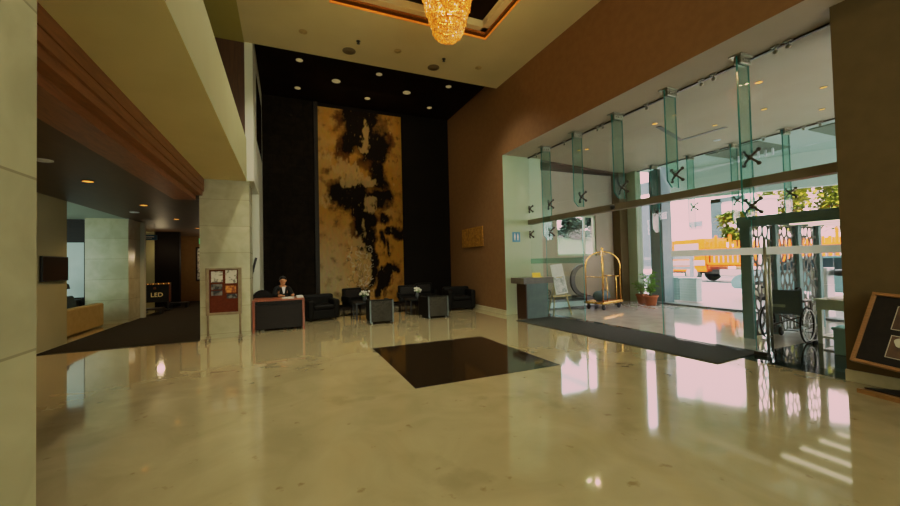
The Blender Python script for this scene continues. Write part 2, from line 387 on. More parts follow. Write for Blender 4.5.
struct('wall_lounge_outer', bx(-10.2, -10, 9.25, 26, 0, 3.05), 'cream')
struct('wall_mezzanine_outer', bx(-6.2, -6, -5, 9.45, 4.3, ZC), 'cream')
struct('ceiling_left_outer', bx(-6.6, -4.15, -5, 9.4, 2.95, 3.05), 'cream_ceiling')
struct('wall_lounge_end', bx(-10, 1, 26, 26.2, 0, 3.05), 'cream')
struct('wall_front', bx(-10, 7, -5.2, -5, 0, ZC), 'cream')
struct('wall_mezzanine', bx(-6, -.78, 9.3, 9.45, 4.3, ZC), 'wood_panel')

# ceiling with a recess around the chandelier
rx0, rx1, ry0, ry1 = .81, 4.15, 3.87, 7.28
b = B()
yE = 9.27
for (x0, x1, y0, y1) in ((-.78, rx0, -5, yE), (rx1, XW + .3, -5, yE), (rx0, rx1, -5, ry0), (rx0, rx1, ry1, yE)):
    box(b, x0, x1, y0, y1, ZC, ZC + .12)
struct('ceiling', b, 'cream_ceiling')
struct('ceiling_mezzanine', bx(-6, -.78, -5, 9.3, ZC, ZC + .12), 'olive')
struct('ceiling_alcove', bx(-.8, XW + .3, yE, YB + .2, ZD, ZD + .1), 'dark_ceiling')
struct('trim_5', bx(-.62, XW, yE - .06, yE, ZC + .12, ZD), 'cream_ceiling')
b = B()                                                   # lower brown gap of the cove
for (x0, x1, y0, y1) in ((rx0 - .1, rx0, ry0, ry1), (rx1, rx1 + .1, ry0, ry1), (rx0, rx1, ry0 - .1, ry0), (rx0, rx1, ry1, ry1 + .1)):
    box(b, x0, x1, y0, y1, ZC + .02, ZC + .2)
struct('trim_6', b, 'cove_brown_glow')
b = B()
iw = .14
for (x0, x1, y0, y1) in ((rx0, rx0 + iw, ry0, ry1), (rx1 - iw, rx1, ry0, ry1), (rx0, rx1, ry0, ry0 + iw), (rx0, rx1, ry1 - iw, ry1)):
    box(b, x0, x1, y0, y1, ZC + .17, ZC + .36)
struct('trim_7', b, 'cream_ceiling')
struct('ceiling_recess', bx(rx0, rx1, ry0, ry1, ZC + .32, ZC + .4), 'dark_ceiling')
b = B()
for (x0, x1, y0, y1) in ((rx0, rx0 + .02, ry0, ry1), (rx1 - .02, rx1, ry0, ry1), (rx0, rx1, ry0, ry0 + .02), (rx0, rx1, ry1 - .02, ry1)):
    box(b, x0, x1, y0, y1, ZC - .004, ZC + .03)
struct('trim_8', b, 'led_strip')

# mezzanine bulkhead and walnut beam on the left
o = struct('wall_left_bulkhead', bx(-1.57, -.76, -5, 11.0, 3.39, 4.30), ['cream', 'cream_soffit_lit'])
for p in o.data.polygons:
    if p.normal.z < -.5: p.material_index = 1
struct('floor_mezzanine', bx(-6, -1.57, -5, 9.3, 4.1, 4.3), 'dark_wall')
b = B()
box(b, -1.72, -1.57, -5, 9.4, 3.24, 3.42); box(b, -1.74, -1.585, -5, 9.4, 3.225, 3.24); box(b, -1.72, -1.57, -5, 9.4, 3.12, 3.225)
box(b, -1.95, -1.60, -5, 9.4, 3.03, 3.12); box(b, -2.1, -1.72, -5, 9.4, 2.93, 3.05)
struct('trim_9', b, 'wood_beam')
b = B(); box(b, -4.15, -1.8, -5, 26, 2.95, 3.05); box(b, -1.8, -1.3, 9.41, 26, 2.96, 3.06)
struct('ceiling_lounge', b, 'lounge_ceiling')

# pillars (square marble columns)
def pillar(name, x0, x1, y0, y1):
    b = B(); box(b, x0, x1, y0, y1, 0, 3.395)
    for f in b.faces: f.material_index = 0
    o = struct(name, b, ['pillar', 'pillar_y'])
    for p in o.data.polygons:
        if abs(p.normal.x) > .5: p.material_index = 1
    return o
pillar('pillar_near', -1.66, -.775, -.6, 1.735)
pillar('pillar_far', -1.66, -.725, 9.4, 10.2)

# lounge recess on the left
struct('wall_lounge_panel', bx(-4.6, -4.15, 9.25, 10.33, 0, 2.95), 'cream')
struct('wall_lounge_side', bx(-10, -4.6, 9.25, 9.4, 0, 2.95), 'cream')
struct('ceiling_recess_lounge', bx(-10, -4.15, 9.25, 14.6, 2.95, 3.05), 'porch_ceiling')
struct('wall_lounge_marble', bx(-5.05, -4.1, 13.5, 14.45, 0, 2.95), 'pillar')
b = B(); box(b, -4.1, -4.0, 14.45, 14.6, 0, 2.95)
struct('trim_10', b, 'white_wall')
# dark framed opening with a daylit blind
b = B(); box(b, -10, -6.1, 13.9, 14.1, 0, 2.95); box(b, -6.1, -5.05, 13.9, 14.1, 0, .75); box(b, -6.1, -5.05, 13.9, 14.1, 2.3, 2.95)
box(b, -5.22, -5.05, 13.9, 14.1, .75, 2.3)
w2 = sempty('window_2')
link('window_frame', b, 'dark_wood', w2)
link('pane', bx(-6.1, -5.22, 14.0, 14.02, .75, 2.3), 'bright_pane', w2)
# corridor end beyond the lounge
struct('wall_corridor_light', bx(-5.6, -4.66, 18.0, 18.2, 0, 2.95), 'cream')
struct('wall_corridor_dark', bx(-4.66, -3.85, 18.0, 18.2, 0, 2.95), 'dark_wall')
struct('wall_corridor_end', bx(-4.4, 1, 20.4, 20.6, 0, 2.95), 'brown_wall')
struct('wall_corridor_side', bx(-1.45, -1.3, 11.15, 20.4, 0, 2.95), 'brown_wall')
struct('ceiling_corridor', bx(-10, -4.15, 14.6, 26, 2.95, 3.05), 'lounge_ceiling')

# vestibule
struct('wall_vestibule_right', bx(6.9, 11.1, -1.6, -1.4, 0, 2.0), 'mauve')  # unseen wall added against side sky, kept low so daylight enters above
struct('ceiling_vestibule', bx(XW + .3, X2 + .1, -5, 11.2, ZS, ZS + .12), 'vest_ceiling')
struct('trim_soffit', bx(XW, XW + .3, -5, YJ, ZS - .001, ZS), 'vest_ceiling')
b = B(); box(b, XW, 6.88, YJ - .012, YJ, 0, ZS); box(b, XW + .28, 6.88, YJ, YJ + .9, 0, ZS)
struct('wall_jamb', b, 'white_jamb')
wx0, wx1, wz0, wz1 = 8.16, 9.84, 1.6, 2.98
YV = 9.95
b = B()
box(b, 6.88, wx0, YV, YV + .2, 0, ZS); box(b, wx1, 11.2, YV, YV + .2, 0, ZS)
box(b, wx0, wx1, YV, YV + .2, 0, wz0); box(b, wx0, wx1, YV, YV + .2, wz1, ZS)
struct('wall_vestibule', b, 'mauve')
prb = B(); prism(prb, [(6.88, 9.10), (11.1, 9.75), (11.1, 9.95), (6.88, 9.95)], ZS - .06, ZS)
struct('trim_11', prb, 'wood_panel')
struct('wall_vestibule_end', bx(10.62, 11.08, 9.62, 9.95, 0, ZS), 'pier_wall')
struct('column_white', bx(10.98, 11.25, 9.26, 9.62, 0, ZS), 'white_jamb')
w3 = sempty('window_3')
b = B()
for (x0, x1, z0, z1) in ((wx0, wx0 + .06, wz0, wz1), (wx1 - .06, wx1, wz0, wz1), (wx0, wx1, wz0, wz0 + .06), (wx0, wx1, wz1 - .06, wz1), (9.35, 9.39, wz0, wz1)):
    box(b, x0, x1, YV + .04, YV + .12, z0, z1)
link('window_frame', b, 'white_jamb', w3)
link('pane', bx(wx0, wx1, YV + .07, YV + .08, wz0, wz1), 'glass', w3)

# ------------------------------------------------------------------ glass fronts
def spider(parent, x, y, z, s=.10, side=-1):
    b = B()
    lathe(b, [(0, -.02), (.035, -.02), (.04, 0), (.035, .02), (0, .02)], (x + side * .06, y, z), 12, axis='x')
    tube(b, [(x + side * .10, y, z), (x + side * .03, y, z)], .02, 8)
    for dy in (-1, 1):
        for dz in (-1, 1):
            p1 = (x + side * .06, y, z); p2 = (x + side * .05, y + dy * s * .7, z + dz * s * .62); p3 = (x + side * .01, y + dy * s, z + dz * s)
            tube(b, [p1, p2, p3], .02, 6)
            lathe(b, [(0, -.012), (.03, -.012), (.03, .012), (0, .012)], (x + side * .02, y + dy * s, z + dz * s), 10, axis='x')
    return link('spider_fitting', b, 'dark_steel', parent)

def fin(parent, x0, x1, y, z0, z1, ch=.12, sp=()):
    """glass fin standing square to the front, with a chamfered foot, bracket and spiders"""
    t = .012
    b = B()
    prof = [(x0, z1), (x0, z0 + ch), (x0 + ch, z0), (x1, z0), (x1, z1)]
    L = [b.verts.new((p[0], y - t, p[1])) for p in prof]; Rv = [b.verts.new((p[0], y + t, p[1])) for p in prof]
    b.faces.new(L); b.faces.new(Rv[::-1]); n = len(prof)
    for i in range(n):
        f = b.faces.new((L[i], L[(i + 1) % n], Rv[(i + 1) % n], Rv[i])); f.material_index = 1
    o = link('glass_fin', b, ['fin', 'fin_edge'], parent)
    k = B(); box(k, x0 - .04, x1 + .02, y - .09, y + .09, z1 - .015, z1, bev=.004); box(k, x0 + .02, x1 - .02, y - .05, y - .014, z1 - .12, z1 - .01, bev=.004); box(k, x0 + .02, x1 - .02, y + .014, y + .05, z1 - .12, z1 - .01, bev=.004)
    for i in range(3):
        for s in (-1, 1):
            lathe(k, [(0, -.008), (.014, -.008), (.014, .008), (0, .008)], (x0 + .07 + i * .07, y + s * .055, z1 - .07), 8, axis='y')
    link('ceiling_bracket', k, 'steel', o)
    for z in sp: spider(o, x1, y, z)
    return o

wf = sempty('window_inner_front')
FY = [3.36, 4.53, 5.70, 6.87, 8.04]
for i, y in enumerate(FY):
    if i in (0, 4): fin(wf, XG - .30, XG - .015, y, 2.02, ZS, sp=(2.955, 2.23))
    else: fin(wf, XG - .30, XG - .015, y, 2.72, ZS, sp=(2.955,))
for z in (2.955, 2.23): spider(wf, XG, YJ - .11, z, s=.08)
# top channel with clips
b = B(); box(b, XG - .02, XG + .02, 2.27, YJ, ZS - .03, ZS)
link('top_channel', b, 'dark_steel', wf)
for y in (2.85, 3.0, 3.85, 4.05, 5.1, 6.2, 6.35, 7.45, 8.6):
    b = B(); box(b, XG - .07, XG + .03, y - .05, y + .05, ZS - .02, ZS, bev=.004); tube(b, [(XG - .03, y, ZS - .01), (XG - .03, y, ZS - .07)], .012, 6)
    lathe(b, [(0, -.02), (.03, -.015), (.03, .015), (0, .02)], (XG - .03, y, ZS - .085), 10, axis='x')
    link('glass_clip', b, 'steel', wf)
# upper panes between the fins
ys = [2.27] + FY + [YJ]
for i in range(len(ys) - 1):
    link('upper_pane', bx(XG - .006, XG + .006, ys[i] + .006, ys[i + 1] - .006, 2.96, ZS - .02), 'glass', wf)
    link('transom_pane', bx(XG - .006, XG + .006, ys[i] + .006, ys[i + 1] - .006, 2.655, 2.948), 'glass', wf)
link('header_beam', bx(XG - .07, XG + .10, 2.27, YJ, 2.52, 2.65, bev=.004), 'header', wf)
b = B(); lathe(b, [(0, -.05), (.05, -.045), (.055, 0), (.03, .01), (0, .01)], (XG - .08, 5.95, 2.58), 12, axis='x')
link('motion_sensor', b, 'black', wf)
# fixed side lights
link('side_light', bx(XG - .006, XG + .006, 6.96, YJ - .005, .02, 2.52), 'glass', wf)
link('side_light', bx(XG - .006, XG + .006, 2.28, 3.30, .02, 2.52), 'glass', wf)
link('side_light', bx(XG - .006, XG + .006, 3.34, 4.72, .02, 2.52), 'glass', wf)
# sliding leaves, pushed open behind the side lights
def leaf(n, y0, y1, film=None, handle=None):
    d = sempty('door_%d' % n)
    b = B(); box(b, XG + .055, XG + .067, y0, y1, .03, 2.52)
    g = link('door_glass', b, 'glass', d)
    e = B(); box(e, XG + .053, XG + .069, y0 - .006, y0, .03, 2.52); box(e, XG + .053, XG + .069, y1, y1 + .006, .03, 2.52)
    link('glass_edge', e, 'fin_edge', d)
    if film: link('marking_band', bx(XG + .050, XG + .0545, y0, y1, 1.50, 1.61), film, d)
    return d
leaf(1, 7.02, 8.4)
leaf(2, 3.45, 4.98)
link('marking_band', bx(XG - .012, XG - .0065, 2.28, 4.72, 1.50, 1.61), 'frost', wf)
link('marking_band', bx(XG - .012, XG - .0065, 6.96, 9.04, 1.40, 1.54), 'film', wf)
# pull handle of the hinged leaf
b = B()
for dx in (-.045, .05):
    tube(b, [(XG + dx, 3.235, .08), (XG + dx, 3.235, 1.72)], .019, 10)
for z in (.3, 1.45): tube(b, [(XG - .045, 3.235, z), (XG + .05, 3.235, z)], .012, 8)
link('pull_handle', b, 'steel', wf)
b = B(); box(b, XG - .03, XG + .03, 3.27, 3.44, .0025, .06, bev=.006)
link('patch_fitting', b, 'dark_steel', wf)

wo = sempty('window_outer_front')
FY2 = [2.65, 3.82, 4.99, 6.13, 7.31, 8.51]
for y in FY2: fin(wo, X2 - .30, X2 - .015, y, 2.30, ZS, sp=(2.955,))
b = B(); box(b, X2 - .02, X2 + .02, -1, 9.26, ZS - .03, ZS); link('top_channel', b, 'dark_steel', wo)
for y in (3.3, 4.4, 4.7, 5.5, 6.6, 7.8):
    b = B(); box(b, X2 - .07, X2 + .03, y - .05, y + .05, ZS - .02, ZS); lathe(b, [(0, -.02), (.03, -.015), (.03, .015), (0, .02)], (X2 - .03, y, ZS - .07), 10, axis='x')
    link('glass_clip', b, 'steel', wo)
y2 = [-1, 2.65, 3.82, 4.99, 6.13, 7.31, 8.51, 9.26]
for i in range(len(y2) - 1):
    link('upper_pane', bx(X2 - .006, X2 + .006, y2[i] + .006, y2[i + 1] - .006, 2.54, ZS - .02), 'glass', wo)
link('side_light', bx(X2 - .006, X2 + .006, -1, 4.3, .05, 2.53), 'glass', wo)
link('side_light', bx(X2 - .006, X2 + .006, 8.0, 9.26, .05, 2.53), 'glass', wo)
struct('column_entrance', bx(11.3, 11.75, 8.55, 9.0, 0, ZS), 'grey_blue')

# ------------------------------------------------------------------ mural
def mural():
    W, Hh = 2.76, 6.43
    nx, nz = 138, 316
    import array
    b = B(); vs = [[b.verts.new((i / nx * W, 0, j / nz * Hh)) for i in range(nx + 1)] for j in range(nz + 1)]
    for j in range(nz):
        for i in range(nx): b.faces.new((vs[j][i], vs[j][i + 1], vs[j + 1][i + 1], vs[j + 1][i]))
    def nfb(x, z, s, seed, o=5): return noise.fractal(Vector((x * s + seed * 7.3, z * s - seed * 3.1, seed * 1.7)), 0.9, 2.1, o)
    def sm(a, b_, x):
        t = max(0, min(1, (x - a) / (b_ - a))); return t * t * (3 - 2 * t)
    def mixc(c, d, t): return tuple(c[k] + (d[k] - c[k]) * t for k in range(3))
    # (u, v from top, radius u, radius v, strength): dark passages of paint
    dark = [(.48, .02, .22, .10, 1), (.42, .12, .14, .10, 1), (.55, .10, .12, .12, .9), (.68, .17, .17, .10, .95), (.75, .13, .10, .09, .7), (.40, .19, .16, .05, .7), (.62, .21, .16, .05, .8),
            (.68, .30, .09, .10, .85), (.72, .37, .10, .06, .8), (.38, .40, .26, .045, .95), (.25, .43, .18, .035, .9), (.30, .46, .2, .04, .85), (.55, .44, .24, .05, .75), (.74, .46, .11, .05, .85),
            (.45, .46, .22, .05, 1), (.52, .54, .12, .14, 1.1), (.55, .66, .085, .14, 1), (.60, .76, .07, .10, .95), (.45, .50, .12, .06, .8), (.86, .615, .08, .022, .95), (.97, .645, .08, .04, .9), (.80, .555, .06, .02, .8),
            (.74, .66, .035, .05, .8), (.82, .70, .03, .05, .7), (.74, .875, .085, .055, 1.5), (.70, .92, .05, .05, 1.2), (.79, .845, .07, .02, 1.2), (.82, .83, .09, .028, 1), (.71, .93, .03, .05, .9), (.79, .92, .02, .05, .5), (.60, .86, .06, .06, .8), (.46, .84, .05, .08, .5), (.50, .95, .12, .03, .6)]
    light = [(.55, .12, .03, .09, .8), (.53, .20, .04, .03, .8), (.28, .30, .10, .05, .8), (.40, .33, .10, .06, .9), (.56, .37, .10, .03, .9), (.36, .37, .08, .03, .9), (.60, .49, .10, .03, .6), (.58, .46, .07, .02, .8), (.10, .24, .1, .02, .6),
             (.06, .47, .07, .05, .6), (.52, .60, .03, .06, .5), (.42, .77, .10, .12, .8), (.48, .82, .10, .09, .8), (.38, .88, .08, .07, .7)]
    red = [(.30, .21, .10, .08, .8), (.24, .06, .09, .10, .5), (.86, .16, .08, .07, .6), (.30, .41, .16, .05, .7), (.40, .61, .06, .10, .8), (.45, .66, .05, .06, .8), (.72, .52, .10, .05, .5), (.60, .27, .13, .04, .8), (.9, .80, .08, .03, .4), (.06, .33, .04, .03, .5)]
    cols = []
    for j in range(nz + 1):
        v = 1 - j / nz; z = (j / nz) * Hh
        for i in range(nx + 1):
            u = i / nx; x = u * W
            du = u + .06 * nfb(x, z * .5, 2.0, 1) ; dv = v + .022 * nfb(x, z, 1.6, 2)
            du += .02 * nfb(x, z * .45, 6, 3, 3); dv += .012 * nfb(x * 1.4, z * .5, 5, 4, 3)
            base = mixc((.40, .185, .022), (.42, .235, .055), sm(-.3, .5, nfb(x, z, 1.1, 5)))
            base = mixc(base, (.40, .31, .15), sm(.48, .9, v) * sm(.55, .1, u) * .9)
            base = mixc(base, (.30, .13, .012), sm(.55, 1, u) * .7)
            def field(lst):
                s = 0
                for (cu, cv, ru, rv, st) in lst:
                    q = ((du - cu) / ru) ** 2 + ((dv - cv) / rv) ** 2
                    if q < 2.4: s = max(s, st * (1 - q / 1.9))
                return s
            n1 = nfb(x, z, 3.2, 6); n2 = nfb(x, z * .5, 9, 7, 4)
            r_ = sm(.15, .6, field(red) + .35 * n1); d_ = sm(.16, .60, field(dark) + .36 * n1 + .10 * n2 - .05); l_ = sm(.25, .6, field(light) + .45 * n2 + .1 * n1)
            c = mixc(base, (.085, .026, .006), r_ * .85)
            c = mixc(c, (.085, .026, .005), sm(.0, .30, field(dark) + .32 * n1) * .7); c = mixc(c, (.007, .004, .002), d_)
            c = mixc(c, (.46, .29, .095), l_ * .7)
            st = nfb(x * 2.2, z * .6, 7, 13, 4); c = mixc(c, (.40, .25, .085), sm(.62, .95, st) * d_ * .6)
            c = mixc(c, (.03, .012, .004), sm(.5, .8, nfb(x * 2, z * .7, 5, 14, 4)) * (1 - d_) * .6 * sm(.25, .4, u))
            if .70 < v < .97 and .3 < u < .62:      # scribbled white lines low in the middle
                s = abs(nfb(x, z, 4.5, 9, 2)); c = mixc(c, (.50, .42, .27), (1 - sm(.02, .08, s)) * .75)
                c = mixc(c, (.02, .01, .005), (1 - sm(.02, .07, abs(nfb(x, z, 4.0, 11, 2)))) * .6)
            cols.append((c[0], c[1], c[2], 1))
    bmesh.ops.recalc_face_normals(b, faces=list(b.faces))
    me = bpy.data.meshes.new('canvas'); b.to_mesh(me); b.free()
    ca = me.color_attributes.new('paint', 'FLOAT_COLOR', 'POINT')
    ca.data.foreach_set('color', [q for c in cols for q in c])
    m = bpy.data.materials.new('poured paint'); m.use_nodes = True; nt = m.node_tree; bs = nt.nodes['Principled BSDF']
    at = nt.nodes.new('ShaderNodeAttribute'); at.attribute_name = 'paint'
    nz_ = nt.nodes.new('ShaderNodeTexNoise'); nz_.inputs['Scale'].default_value = 30
    mx = nt.nodes.new('ShaderNodeMix'); mx.data_type = 'RGBA'; mx.blend_type = 'MULTIPLY'; mx.inputs[0].default_value = .35
    nt.links.new(at.outputs['Color'], mx.inputs[6]); nt.links.new(nz_.outputs['Color'], mx.inputs[7]); nt.links.new(mx.outputs[2], bs.inputs['Base Color'])
    bs.inputs['Roughness'].default_value = .8; bs.inputs['Specular IOR Level'].default_value = .04
    me.materials.append(m)
    t = thing('mural', 'tall abstract mural of gold and black poured paint on the back wall', 'painting', (1.0, YB - .11, .19))
    o = bpy.data.objects.new('canvas', me); COL.objects.link(o); o.parent = t
    bb = B(); box(bb, 0, W, .004, .109, 0, Hh)
    link('stretcher_frame', bb, 'dark_wood', t)
mural()

# ------------------------------------------------------------------ chandelier
def chandelier():
    cx, cyy = 2.48, 5.57
    t = thing('chandelier', 'tiered amber crystal chandelier hanging in the ceiling recess', 'chandelier', (cx, cyy, 5.10))
    # rings
    prof = [(.02, 0), (.15, .04), (.22, .10), (.255, .16), (.26, .26), (.30, .30), (.31, .46), (.36, .50), (.38, .72), (.435, .78), (.45, 1.0), (.53, 1.08), (.55, 1.32)]
    fr = B()
    for r, h in ((.26, .27), (.31, .48), (.38, .74), (.45, 1.03), (.55, 1.33)):
        tube(fr, [(r * math.cos(2 * PI * k / 32), r * math.sin(2 * PI * k / 32), h) for k in range(32)], .012, 6, closed=True)
    for k in range(6):
        a = 2 * PI * k / 6
        tube(fr, [(.25 * math.cos(a), .25 * math.sin(a), .27), (.55 * math.cos(a), .55 * math.sin(a), 1.33)], .008, 6)
        tube(fr, [(0, 0, 1.34), (.55 * math.cos(a), .55 * math.sin(a), 1.33)], .008, 6)
    link('frame_ring', fr, 'brass', t)
    st = B(); tube(st, [(0, 0, .3), (0, 0, 1.60)], .02, 10); lathe(st, [(0, 1.56), (.12, 1.58), (.16, 1.64), (.16, 1.658), (0, 1.658)], seg=20)
    link('stem', st, 'brass', t)
    cr = B()
    def octa(p, r, h):
        v = [cr.verts.new((p[0] + r, p[1], p[2])), cr.verts.new((p[0], p[1] + r, p[2])), cr.verts.new((p[0] - r, p[1], p[2])), cr.verts.new((p[0], p[1] - r, p[2]))]
        a = cr.verts.new((p[0], p[1], p[2] + h)); c = cr.verts.new((p[0], p[1], p[2] - h))
        for i in range(4):
            cr.faces.new((v[i], v[(i + 1) % 4], a)); cr.faces.new((v[(i + 1) % 4], v[i], c))
    for (r0, h0), (r1, h1) in zip(prof, prof[1:]):
        L = math.hypot(r1 - r0, h1 - h0); rows = max(1, int(L / .024))
        for q in range(rows):
            f = (q + .5) / rows; r = r0 + (r1 - r0) * f; h = h0 + (h1 - h0) * f
            n = max(6, int(2 * PI * r / .026))
            for k in range(n):
                a = 2 * PI * (k + (q % 2) * .5) / n + R.uniform(-.01, .01)
                rr = r + R.uniform(-.012, .012)
                octa((rr * math.cos(a), rr * math.sin(a), h + R.uniform(-.006, .006)), R.uniform(.009, .015), R.uniform(.013, .022))
    o = link('crystal_curtain', cr, 'crystal', t); o['kind'] = 'stuff'
    for k in range(6):
        a = 2 * PI * k / 6; bb = B(); lathe(bb, [(0, -.03), (.018, -.02), (.022, 0), (.014, .03), (0, .045)], (.17 * math.cos(a), .17 * math.sin(a), .62), 10)
        link('bulb', bb, 'glow', t)
    l = bpy.data.lights.new('chandelier_light', 'POINT'); l.energy = 170; l.color = (1, .62, .25); l.shadow_soft_size = .16
    lo = bpy.data.objects.new('chandelier_light', l); COL.objects.link(lo); lo.location = (cx, cyy, 5.85)
chandelier()

# ------------------------------------------------------------------ ceiling fittings
def disc(name, label, cat, x, y, z, r, m, group, ring='disc_grey'):
    t = thing(name, label, cat, (x, y, z), 0, group)
    b = B(); lathe(b, [(r, 0), (r, -.008), (r * .86, -.014), (r * .84, -.006), (r * .84, 0)], seg=24); link('rim', b, ring if ring else m, t)
    b = B(); lathe(b, [(r * .84, -.002), (r * .84, -.008), (0, -.009)], seg=24); link('lens', b, m, t)
    return t
s_ = 1.018
rowsl = {10.12: 'nearer row', 11.75: 'farther row'}
side = {.38: 'left of the mural', 2.41: 'above the mural', 4.48: 'near the brown wall'}
for x in (.38, 2.41, 4.48):
    for y in (10.12, 11.75):
        disc('ceiling_downlight', 'cream round downlight in dark alcove ceiling, %s, %s' % (rowsl[y], side[x]), 'light', x * s_, y * s_, ZD, .085, 'disc_cream', 'downlights in the dark alcove ceiling', 'disc_cream')
for x, w in ((1.37, 'left'), (3.44, 'right')):
    disc('ceiling_speaker', 'large cream round grille in dark alcove ceiling, %s of the pair' % w, 'speaker', x * s_, 10.93 * s_, ZD, .12, 'disc_cream', 'round grilles in the alcove ceiling', 'disc_cream')
for x, w in ((1.38, 'left'), (3.435, 'right')):
    disc('ceiling_speaker', 'large grey round grille in cream ceiling, %s of the pair' % w, 'speaker', x * s_, 8.66 * s_, ZC, .15, 'disc_grey', 'round grilles in the cream ceiling')
for x, w in ((.39, 'left'), (2.41, 'middle'), (4.49, 'right')):
    disc('ceiling_downlight', 'faint beige unlit downlight in cream ceiling, %s of three' % w, 'light', x * s_, 8.27 * s_, ZC, .085, 'disc_pale', 'unlit downlights in the cream ceiling', 'disc_pale')
for x, w in ((1.51, 'left'), (3.52, 'right')):
    b = B(); lathe(b, [(.045, 0), (.045, -.01), (.02, -.015), (.018, -.05), (.035, -.055), (.035, -.06), (0, -.062)], seg=14)
    tag(link('ceiling_sprinkler', b, 'black', None, (x * s_, 8.2 * s_, ZC)), 'small black sprinkler head in cream ceiling, %s one by a round grille' % w, 'sprinkler', 'sprinklers in the cream ceiling')
for i, (y, w) in enumerate(((7.91, 'nearest'), (10.54, 'second'), (13.32, 'third'), (16.2, 'farthest'))):
    t = disc('lounge_downlight', 'glowing amber downlight in brown lounge ceiling, %s of the row' % w, 'light', -2.92, y, 2.95, .085, 'glow', 'lit downlights in the lounge ceiling', 'brass')
    l = bpy.data.lights.new('lounge_spot', 'SPOT'); l.energy = 95; l.color = (1, .66, .32); l.spot_size = 2.2; l.spot_blend = .9; l.shadow_soft_size = .06
    lo = bpy.data.objects.new('lounge_spot', l); COL.objects.link(lo); lo.location = (-2.92, y, 2.9)
for (x, y, w) in ((-2.875, 6.57, 'just beyond the near pillar'), (-3.49, 11.9, 'beside the amber lamps')):
    disc('smoke_detector', 'white round detector on brown lounge ceiling, ' + w, 'detector', x, y, 2.95, .10, 'white_plastic', None, 'white_plastic')
vd = [(7.54, 5.79, 1, 'above the open door'), (7.48, 3.75, 1, 'brightest, beside the tallest glass fin'), (8.83, 3.44, 0, 'nearest the brown pier'), (8.96, 4.42, 0, 'behind the tallest glass fin'), (8.96, 5.38, 0, 'beside the slot vent'), (10.14, 3.99, 0, 'near the outer glass'), (7.35, 7.95, 0, 'left of the pair by the jamb'), (7.49, 7.8, 1, 'right of the pair by the jamb')]
for x, y, br, w in vd:
    l = bpy.data.lights.new('vestibule_spot', 'SPOT'); l.energy = 24; l.color = (1, .72, .42); l.spot_size = 2.6; l.spot_blend = 1; l.shadow_soft_size = .05
    lo = bpy.data.objects.new('vestibule_spot', l); COL.objects.link(lo); lo.location = (x, y, ZS - .05)
    disc('vestibule_downlight', 'lit amber downlight in vestibule ceiling, ' + w, 'light', x, y, ZS, .06, 'glow' if br else 'glow_soft', 'downlights in the vestibule ceiling', 'steel')
disc('vestibule_detector', 'white unlit disc in vestibule ceiling near outer glass', 'detector', 10.17, 6.07, ZS, .08, 'white_plastic', None, 'white_plastic')
b = B()
pr = [(7.77, 5.94), (9.31, 6.46), (9.40, 5.37), (9.30, 5.37), (9.21, 6.33), (7.80, 5.84)]
prism(b, pr, ZS - .012, ZS)
tag(link('slot_vent', b, 'dark_steel'), 'long dark slot air vent in the vestibule ceiling', 'vent')

# ------------------------------------------------------------------ floor coverings
b = B(); prism(b, [(-4.15, 9.24), (-1.665, 9.22), (-1.665, 20.4), (-4.15, 20.4)], .0, .014)
tag(link('carpet', b, 'carpet'), 'charcoal carpet covering the lounge floor behind the pillars', 'carpet')
b = B(); prism(b, [(5.24, 8.03), (5.47, 3.38), (6.66, 3.46), (6.43, 8.04)], .0026, .016)
tag(link('entrance_mat', b, 'mat'), 'long charcoal entrance mat along the inner glass doors', 'mat')

# ------------------------------------------------------------------ notice board stand
def notice_stand():
    t = thing('notice_stand', 'wheeled framed notice board with maroon felt in front of far pillar', 'notice board', (-1.17, 9.0, 0), -.06)
    for s in (-1, 1):
        b = B(); tube(b, [(s * .29, 0, .05), (s * .29, 0, 1.47)], .02, 10)
        p = link('post', b, 'alu', t)
        f = B()
        for q in (-1, 1): box(f, s * .29 - .018, s * .29 + .018, q * .03, q * .17, .045, .08, bev=.008)
        box(f, s * .29 - .03, s * .29 + .03, -.04, .04, .045, .11, bev=.01)
        ft = link('foot', f, 'alu', t)
        for q in (-1, 1):
            w = B(); lathe(w, [(0, -.012), (.024, -.012), (.028, 0), (.024, .012), (0, .012)], (s * .29, q * .15, .028), 14, axis='x')
            link('caster', w, 'dark_steel', ft)
    b = B(); x, z0, z1 = .29, .53, 1.49
    box(b, -x, x, -.03, .03, z1 - .035, z1, bev=.006); box(b, -x, x, -.03, .03, z0, z0 + .05, bev=.006)
    for s in (-1, 1): box(b, s * x - .03, s * x + .03, -.035, .035, z0, z1, bev=.006)
    link('frame', b, 'alu', t)
    link('felt_board', bx(-x + .028, x - .028, -.012, .012, z0 + .045, z1 - .03), 'red_board', t)
    for (x0, x1, a, c, m) in ((-.225, -.02, 1.20, 1.42, 'notice'), (.03, .235, 1.17, 1.44, 'notice'), (-.225, -.03, .93, 1.03, 'notice_d'), (-.225, -.03, 1.05, 1.16, 'notice_d'), (.03, .22, .98, 1.12, 'notice_o'), (.05, .24, .86, .95, 'notice_d')):
        link('pinned_notice', bx(x0, x1, -.017, -.0125, a, c), m, t)
notice_stand()

